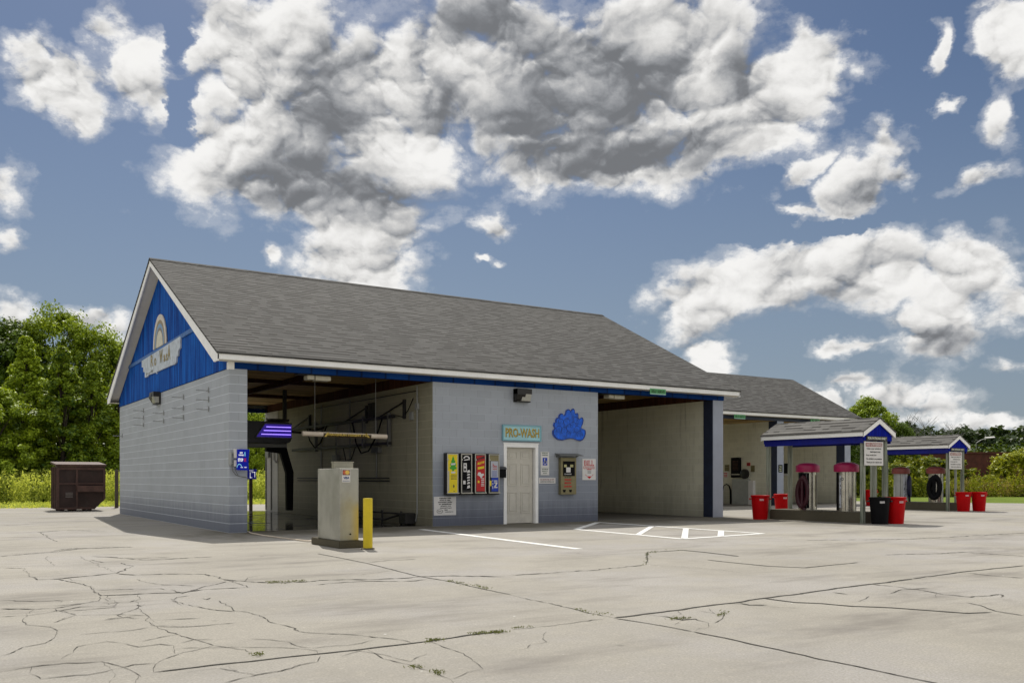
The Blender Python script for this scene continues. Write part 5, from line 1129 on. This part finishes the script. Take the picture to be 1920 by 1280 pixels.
def decal(bd, a0, a1, z0, z1, seed, mat_='sign_w', nq=14):
    r_ = random.Random(seed); q = MB(); curved(q, a0, a1, z0, z1, .2575); q.build('decal', M[mat_], bd)
    q = MB()
    for i in range(nq):
        a = r_.uniform(a0+.05, a1-.12); z = r_.uniform(z0+.03, z1-.12); da = r_.uniform(.05,.14); dz = r_.uniform(.04,.14)
        pts = [(a,z),(a+da,z+dz*.4),(a+da*.6,z+dz),(a+da*.1,z+dz*.6)]
        q.poly([(.259*math.cos(u),.259*math.sin(u),v_) for u,v_ in pts])
    q.build('decal_marks', M['sign_k'], bd)
def vd1(t, bd):
    q = MB(); curved(q, -3.9, -2.3, .05, 1.06, .2572); q.build('dark_plate', M['black'], bd)
    decal(bd, -1.55, -.95, .10, 1.0, 1, 'bronze_t', 16)
    q = MB(); curved(q, -3.1, -2.9, .84, .93, .259); curved(q, -3.1, -2.9, .60, .70, .259); pieces(q, 'gauge', M['gold'], bd)
    coil(t, 'maroon', -2.95, 6, .05, .52, .17, .43, [(.0,.2),(.05,.05),(.1,-.10),(.02,-.22)])
def vd2(t, bd):
    q = MB(); curved(q, -4.0, -3.35, .02, 1.06, .2572); q.build('dark_plate', M['black'], bd)
    decal(bd, -3.3, -3.05, .10, .98, 2, 'grey_p', 9)
    q = MB(); curved(q, -3.0, -2.8, .85, .92, .259, 4); q.build('round_badge', M['black'], bd)
    q = MB(); curved(q, -2.95, -2.85, .868, .902, .2602, 3); q.build('badge_centre', M['sign_w'], bd)
    decal(bd, -1.3, -.8, .02, .42, 3, 'sign_w', 9)
def vd3(t, bd):
    decal(bd, -2.2, -1.2, .05, 1.05, 4, 'grey_p', 20)
    coil(t, 'navyhose', -1.15, 3, .045, .60, .16, .40, [(.0,.3),(.05,.0),(.06,-.2)])
def vd4(t, bd):
    decal(bd, -1.5, -.9, .1, 1.0, 5, 'grey_p', 16)
    q = MB(); curved(q, -2.75, -2.5, .5, 1.0, .259); q.build('instruction_sticker', M['sign_w'], bd)
    coil(t, 'black', -2.75, 6, .068, .58, .22, .42, [(.0,.3),(-.05,.1)])
vacuum('stainless vacuum with crimson dome and looped maroon hose', 15.72, -2.72, 'crimson', 'steel_v', vd1)
vacuum('plain stainless vacuum with crimson dome behind the notice board', 15.72, -4.02, 'crimson', 'steel_v', vd2)
vacuum('cream vacuum with faded red dome and navy hose on the far island', 26.45, 1.48, 'faded', 'conduit', vd3)
vacuum('vacuum with faded red dome and large coiled black hose', 26.45, .02, 'faded', 'steel_v', vd4)

# ================================================================== bins
def trash_bin(label, x, y, m, rz=0, tilt=0, group='round plastic bins by the islands'):
    t = thing('trash_bin', label, 'bin', (x, y, 0), rz, group)
    q = MB(); q.lathe([(.0,.02),(.195,.02),(.20,.0),(.205,.03),(.252,.64),(.258,.645),(.27,.65),(.272,.69),(.262,.70),(.25,.69),(.243,.60),(.19,.06),(0,.05)],0,0,36); q.build('body', M[m], t, True)
    q = MB()
    for s in (-1, 1): q.box(s*.262, s*.312, -.06, .06, .575, .615, bev=.01)
    pieces(q, 'handle', M['blackm'] if m == 'black' else M[m], t)
    q = MB()
    for i in range(6):
        p, u = -1.57-.24+.08*i, -1.57-.24+.08*(i+1)
        q.poly([(.2515*math.cos(p),.2515*math.sin(p),.545),(.2515*math.cos(u),.2515*math.sin(u),.545),(.2555*math.cos(u),.2555*math.sin(u),.60),(.2555*math.cos(p),.2555*math.sin(p),.60)])
    q.build('label_patch', plain('pale bin label', (.6,.35,.35) if m != 'black' else (.5,.48,.48), .5, var=.2, scale=40), t)
trash_bin('red bin in front of the rear post of the nearer canopy', 14.86, -1.72, 'red', R(-38))
trash_bin('red bin standing behind the nearer vacuum island', 17.29, -.48, 'red', R(-30))
trash_bin('black bin at the front corner of the nearer island', 15.34, -5.32, 'black', R(-40))
trash_bin('red bin tucked beside the black bin', 15.87, -5.42, 'red', R(-20))
trash_bin('red bin half hidden behind the front canopy posts', 29.03, 4.63, 'red', R(-30))
trash_bin('left red bin of the pair at the farther canopy', 26.0, -1.33, 'red', R(-30))
trash_bin('right red bin of the pair at the farther canopy', 26.62, -1.55, 'red', R(-30))

# ================================================================== dumpster and posts behind the gable end
t = thing('dumpster', 'rusty brown steel dumpster beside the weeds', 'dumpster', (-1.50, 16.42, 0))
q = MB(); q.prism([(0,0,.06),(1.22,0,.06),(1.56,0,.40),(1.56,0,1.62),(0,0,1.62)], (0,1.55,0)); q.build('body', M['dump'], t)
q = MB(); q.prism([(-.06,-.07,1.622),(-.06,1.62,1.76),(-.06,1.62,1.82),(-.06,-.07,1.70)], (1.68,0,0)); q.build('lid', M['dump_l'], t)
q = MB()
for a in ((-.02,1.58,-.05,-.001,1.50,1.60),(-.02,1.58,-.05,-.001,.97,1.03),(-.02,1.24,-.05,-.001,.06,.14)): q.box(*a)
for x in (-.02,.60,1.52): q.box(x,x+.07,-.045,-.0015,.141 if x < 1.5 else .42,.969); q.box(x,x+.07,-.045,-.0015,1.031,1.499)
for y in (.0,.5,1.0,1.49): q.box(-.045,-.001,y,y+.06,.07,1.6)
pieces(q, 'rib', M['dump_l'], t)
q = MB(); q.box(.62,1.50,-.30,-.051,.70,.93,bev=.01); q.build('fork_pocket', M['dump_l'], t)
q = MB()
for x in (.1,.5,1.0): q.box(x,x+.14,.1,.24,0,.0595); q.box(x,x+.14,1.3,1.44,0,.0595)
pieces(q, 'foot', M['dump'], t)
q = MB()
for k in range(4): rect(q,.26,.5,.50+k*.05,.53+k*.05,-.003)
q.build('label_patch', plain('chalky label', (.14,.12,.11), .6, var=.3, scale=30), t)
t = thing('fence_post', 'old wooden post standing by the corner of the gable wall', 'post', (.98,19.4,0))
q = MB(); q.lathe([(.075,-.05),(.07,1.5),(.05,1.54),(0,1.545)],0,0,10); q.build('post', M['postwood'], t, True)

# ================================================================== trees, shrubs, weeds
PROTO = {}
def tree_proto(key, H, Rd, base, nclump, per, size, shape, seed, leaf):
    V, cents = make_tree(H, Rd, base, nclump, per, size, shape, seed)
    root = thing('tree', 'x', 'tree')
    quads('crown', V, M[leaf], root)
    q = MB(); r_ = random.Random(seed)
    q.tube([(0,0,-.1),(.05,.02,H*.2),(-.06,.05,H*.45),(.03,0,H*.8)], [H*.018,H*.014,H*.010,H*.003], 7)
    for c, rc in r_.sample(cents, min(16, len(cents))):
        z0 = max(.8, c[2]*.62); q.tube([(0,0,z0),(c[0]*.5,c[1]*.5,(z0+c[2])*.52),(c[0],c[1],c[2])], [H*.006,H*.004,H*.0015], 5)
    q.build('trunk', M['bark'], root); PROTO[key] = [root, False, H]
tree_proto('cone_l', 9, 2.6, .4, 190, 230, .18, 'cone', 21, 'leaf_l')
tree_proto('cone_l2', 8.5, 2.3, .3, 180, 230, .18, 'cone', 22, 'leaf_l')
tree_proto('round_d', 12, 4.2, 1.2, 200, 230, .23, 'round', 23, 'leaf_d')
tree_proto('round_l', 12, 4.0, 1.0, 190, 230, .22, 'round', 24, 'leaf_l')
tree_proto('wide_l', 7, 3.0, .3, 170, 220, .19, 'wide', 25, 'leaf_l')
tr_r = random.Random(3)
def put_tree(key, x, y, H, label, group=None, sx=1.0):
    p = PROTO[key]; s = H/p[2]
    if not p[1]: o = p[0]; p[1] = True
    else: o = dup(p[0])
    o.location = (x, y, -.09); o.rotation_euler = (0,0,tr_r.uniform(0,6.28)); o.scale = (s*sx, s*sx, s)
    o['label'] = label
    if group: o['group'] = group
G1 = 'trees behind the dumpster'
put_tree('cone_l', -.6, 38.7, 9.3, 'pale green pointed tree at the left edge of the weeds', G1, 1.1)
put_tree('cone_l2', 1.1, 37.0, 8.7, 'bright pointed tree rising above the dumpster', G1, 1.1)
put_tree('cone_l', 2.7, 37.6, 8.0, 'pointed green tree between dumpster and gable wall', G1, 1.0)
put_tree('cone_l2', 4.4, 38.8, 7.9, 'pointed tree half hidden by the gable eave', G1, 1.0)
put_tree('wide_l', -2.4, 36.0, 6.0, 'low pale leafy tree at the far left picture edge', G1, 1.0)
G2 = 'taller trees at the back of the wood'
put_tree('round_d', -4.2, 51, 12.0, 'tall dark rounded tree at the left picture edge', G2)
put_tree('round_d', -.9, 49.5, 11.4, 'tall dark tree behind the pale pointed tree', G2)
put_tree('round_l', 2.2, 49.4, 12.6, 'tallest rounded tree of the wood above the dumpster', G2, .8)
put_tree('round_l', 4.9, 49.8, 11.6, 'tall rounded tree touching the gable roof edge', G2, .8)
put_tree('round_d', 7.4, 50.5, 10.6, 'dark tree just showing beside the gable rake', G2)
put_tree('cone_l', 6.6, 42.0, 8.2, 'green tree mostly hidden behind the gable', G2, 1.2)
put_tree('round_d', 9.5, 44.0, 8.6, 'dark tree seen through the top of the wash bay', G2, .9)
put_tree('round_d', 12.6, 40.0, 7.8, 'broad dark tree filling the wash bay opening', G2, .9)
put_tree('round_l', 11.0, 37.2, 6.9, 'lighter tree seen through the wash bay opening', G2, .8)
G3 = 'trees right of the rear wash building'
put_tree('wide_l', 60.5, 27.0, 7.7, 'round leafy tree above the rear building roof end', G3, .72)
put_tree('round_d', 62.6, 25.6, 5.7, 'dark rounded tree next to the round leafy one', G3, .75)
put_tree('round_d', 53.5, 25.4, 5.2, 'dark tree between the rear building and the far canopy', G3, 1.0)
put_tree('round_d', 48.3, 20.6, 4.4, 'low dark tree shading the ground behind the notice board', G3, 1.1)
put_tree('round_d', 57.5, 25.5, 5.4, 'dark tree behind the roof of the farther canopy', G3, 1.0)
# bare grey trees beyond the canopy
def bare(x, y, H, lab, seed):
    r_ = random.Random(seed); t = thing('bare_tree', lab, 'tree', (x,y,-.09), 0, 'bare trees on the skyline'); q = MB()
    q.tube([(0,0,0),(.1,0,H*.5),(0,.1,H)], [.10,.06,.015], 5); q.build('trunk', M['steel_d'], t)
    q = MB()
    for k in range(30):
        z = H*r_.uniform(.4,.95); a = r_.uniform(0,6.28); L_ = H*.22*r_.uniform(.5,1)
        p1 = Vector((L_*.6*math.cos(a),L_*.6*math.sin(a),z+L_*.5)); p2 = Vector((L_*math.cos(a+.3),L_*math.sin(a+.3),z+L_*1.0))
        q.tube([(0,0,z),p1,p2], [.03,.02,.008], 3, False)
        for j in range(3): b_ = r_.uniform(0,6.28); q.tube([p1,(p1.x+.5*math.cos(b_),p1.y+.5*math.sin(b_),p1.z+.6)], [.014,.006], 3, False)
    q.build('branches', M['steel_d'], t)
bare(104.1,51.8,9.5,'leafless grey tree left above the farther canopy roof',1); bare(105.8,50.9,8.9,'leafless grey tree right above the farther canopy roof',2); bare(109.5,49.2,8.4,'small leafless tree over the far canopy ridge',3)
# shrubs on the right
SH = {}
for key, seed, H, Rd, nc in (('s1',31,3,1.9,46),('s2',32,3,1.6,40)):
    V, cents = make_tree(H, Rd, .1, nc, 150, .20, 'wide', seed)
    spikes = []
    for i in range(46):
        a = rng.random()*6.28; q_ = Rd*math.sqrt(rng.random())*1.1; top = H*(.62+.6*rng.random())*(1-.3*q_/Rd)
        k = 22; zz = np.linspace(top*.55, top, k); cen = np.column_stack([q_*math.cos(a)+rng.normal(0,.05,k), q_*math.sin(a)+rng.normal(0,.05,k), zz])
        spikes.append(leaf_arrays(cen, rng.normal(size=(k,3))*np.array([1,1,.4]), .16+.06*rng.random(k), .35))
    root = thing('shrub', 'x', 'shrub'); quads('foliage', np.concatenate([V]+spikes), M['leaf_s'], root)
    q = MB()
    for k in range(5): a = k*1.25; q.tube([(0,0,-.1),(.5*math.cos(a),.5*math.sin(a),H*.6)], [.05,.015], 5)
    q.build('stem', M['bark'], root); SH[key] = [root, False]
def put_shrub(key, x, y, H, label, sx=1.0):
    p = SH[key]
    if not p[1]: o = p[0]; p[1] = True
    else: o = dup(p[0])
    s = H/3; o.location = (x,y,-.09); o.rotation_euler = (0,0,tr_r.uniform(0,6.28)); o.scale = (s*sx,s*sx,s); o['label'] = label; o['group'] = 'yellow green shrubs beyond the right kerb'
for a in [('s2',49.6,19.0,2.1,'shrub behind the no loitering board'),('s1',52.0,18.6,2.2,'shrub behind the cream vacuum of the far island'),('s2',54.0,19.6,3.2,'tall shrub between the two far vacuums'),('s1',55.6,18.4,2.7,'tall shrub behind the coiled black hose'),('s2',57.3,17.4,2.5,'shrub left of the dark red brick building'),('s1',58.6,16.2,1.4,'low shrub in front of the dark red brick building'),('s2',60.1,15.3,1.5,'low shrub below the right end of the brick building'),('s1',61.3,14.2,3.3,'tall shrub near the right picture edge'),('s2',63.2,12.6,3.4,'tall shrub cut by the right picture edge')]:
    put_shrub(*a, sx=1.25)
def weeds(name, label, n_, fx, hmin, hmax, mt, per=16, size=.17):
    vs = []
    for i in range(n_):
        x, y = fx(); H = hmin+(hmax-hmin)*rng.random()
        k = per; zz = H*np.sort(rng.random(k)**.75); lean = rng.normal(0,.16,2)
        cen = np.column_stack([x+lean[0]*zz+rng.normal(0,.07,k), y+lean[1]*zz+rng.normal(0,.07,k), zz-.05])
        nr = rng.normal(size=(k,3))*np.array([1,1,.35]); vs.append(leaf_arrays(cen, nr, size*(.7+.7*rng.random(k)), .32))
    tag(quads(name, np.concatenate(vs), M[mt]), label, 'weeds', kind='stuff')
rng = np.random.default_rng(77)
def f_left():
    return -14+35*rng.random(), 30.8+6.5*rng.random()**1.3
weeds('tall_weeds', 'tall yellow green weeds in the field behind the dumpster', 4200, f_left, .9, 1.75, 'leaf_w', 18, .17)
def f_right():
    t_ = rng.random(); return 41+26*t_, 22.2-13.5*t_+4*rng.random()
weeds('roadside_weeds', 'yellow green weeds at the foot of the right shrubs', 1900, f_right, .5, 1.5, 'leaf_s', 16, .19)
def f_dry():
    t_ = rng.random(); return 54+9*t_, 15.6-5.0*t_+2.5*rng.random()
weeds('dry_weeds', 'dry tan weeds in front of the right shrubs', 420, f_dry, .4, 1.3, 'leaf_dry', 16, .17)
def f_grassl():
    return -14+34*rng.random(), 22.5+8*rng.random()
weeds('grass_tufts', 'short grass tufts on the mown verge behind the dumpster', 2600, f_grassl, .06, .16, 'leaf_w', 5, .12)
# far wood on the right: reads as one mass
vs = []
rng = np.random.default_rng(5)
for i in range(430):
    t_ = rng.random()*(1 if i < 260 else 2.0); x = 104+46*t_ + rng.normal(0,3); y = 74-26*t_ + rng.normal(0,5); H = 7.9+2.0*rng.random()
    for k in range(7):
        zc = H*(.2+.75*rng.random()); c_ = np.array([x+rng.normal(0,1.5), y+rng.normal(0,1.5), zc-.4])
        p, nr, s_z = clump_leaves(c_, 1.3*(1.1-.5*zc/H), 60, .62, .8); vs.append(leaf_arrays(p, nr, s_z, .7))
tag(quads('far_wood', np.concatenate(vs), M['leaf_far']), 'dark distant woodland along the right horizon', 'woodland', kind='stuff')
vs = []
rng = np.random.default_rng(6)
for i in range(110):
    t_ = rng.random(); x = 64+40*t_ + rng.normal(0,2); y = 42-14*t_+rng.normal(0,2.5)+6; H = 3.2+1.5*rng.random()+1.0*t_
    for k in range(6):
        zc = H*(.15+.8*rng.random()); c_ = np.array([x+rng.normal(0,1.0), y+rng.normal(0,1.0), zc-.4])
        p, nr, s_z = clump_leaves(c_, 1.0*(1.1-.4*zc/H), 46, .42, .8); vs.append(leaf_arrays(p, nr, s_z, .7))
tag(quads('hedge_thicket', np.concatenate(vs), M['leaf_d']), 'mid distance green thicket behind the right shrubs', 'thicket', kind='stuff')
# left wood understorey behind the pointed trees
vs = []
rng = np.random.default_rng(8)
for i in range(200):
    x = (-16+40*rng.random()) if i < 130 else (-46+30*rng.random()); y = 41+6*rng.random(); H = 3.5+3*rng.random()
    for k in range(5):
        zc = H*(.1+.85*rng.random()); c_ = np.array([x+rng.normal(0,1), y+rng.normal(0,1), zc-.3])
        p, nr, s_z = clump_leaves(c_, 1.2, 40, .42, .8); vs.append(leaf_arrays(p, nr, s_z, .7))
tag(quads('wood_understorey', np.concatenate(vs), M['leaf_d']), 'dark understorey between the trees of the left wood', 'undergrowth', kind='stuff')
# brick building and street lamp far right
t = thing('brick_building', 'low dark red brick building half hidden by shrubs', 'building')
a, b_ = Vector((82.5,36.5,0)), Vector((93.5,30.6,0)); dd = (b_-a).normalized(); nn = Vector((dd.y,-dd.x,0))
q = MB(); q.prism([a, b_, b_-nn*7, a-nn*7], (0,0,3.8)); q.build('wall', M['brick'], t)
q = MB(); q.prism([a+nn*.1+Vector((0,0,3.801)), b_+nn*.1+Vector((0,0,3.801)), b_-nn*7+Vector((0,0,3.801)), a-nn*7+Vector((0,0,3.801))], (0,0,.18)); q.build('parapet', M['brick'], t)
t = thing('street_lamp', 'grey street lamp with long arm against the far trees', 'street lamp', (96.6,38.6,0))
q = MB(); q.tube([(0,0,-.1),(0,0,5.35)], [.10,.07], 8); q.build('pole', M['steel_d'], t)
q = MB(); q.tube([(0,0,5.3),(.5,-.3,5.65),(1.1,-.65,5.85)], .045, 6); q.build('arm', M['conduit'], t)
q = MB(); q.prism([(1.0,-.60,5.80),(1.9,-1.15,5.92),(1.95,-1.10,5.98),(1.9,-1.02,6.0),(1.0,-.5,5.92)], (.06,.1,.06)); q.build('lamp_head', M['sign_w'], t)
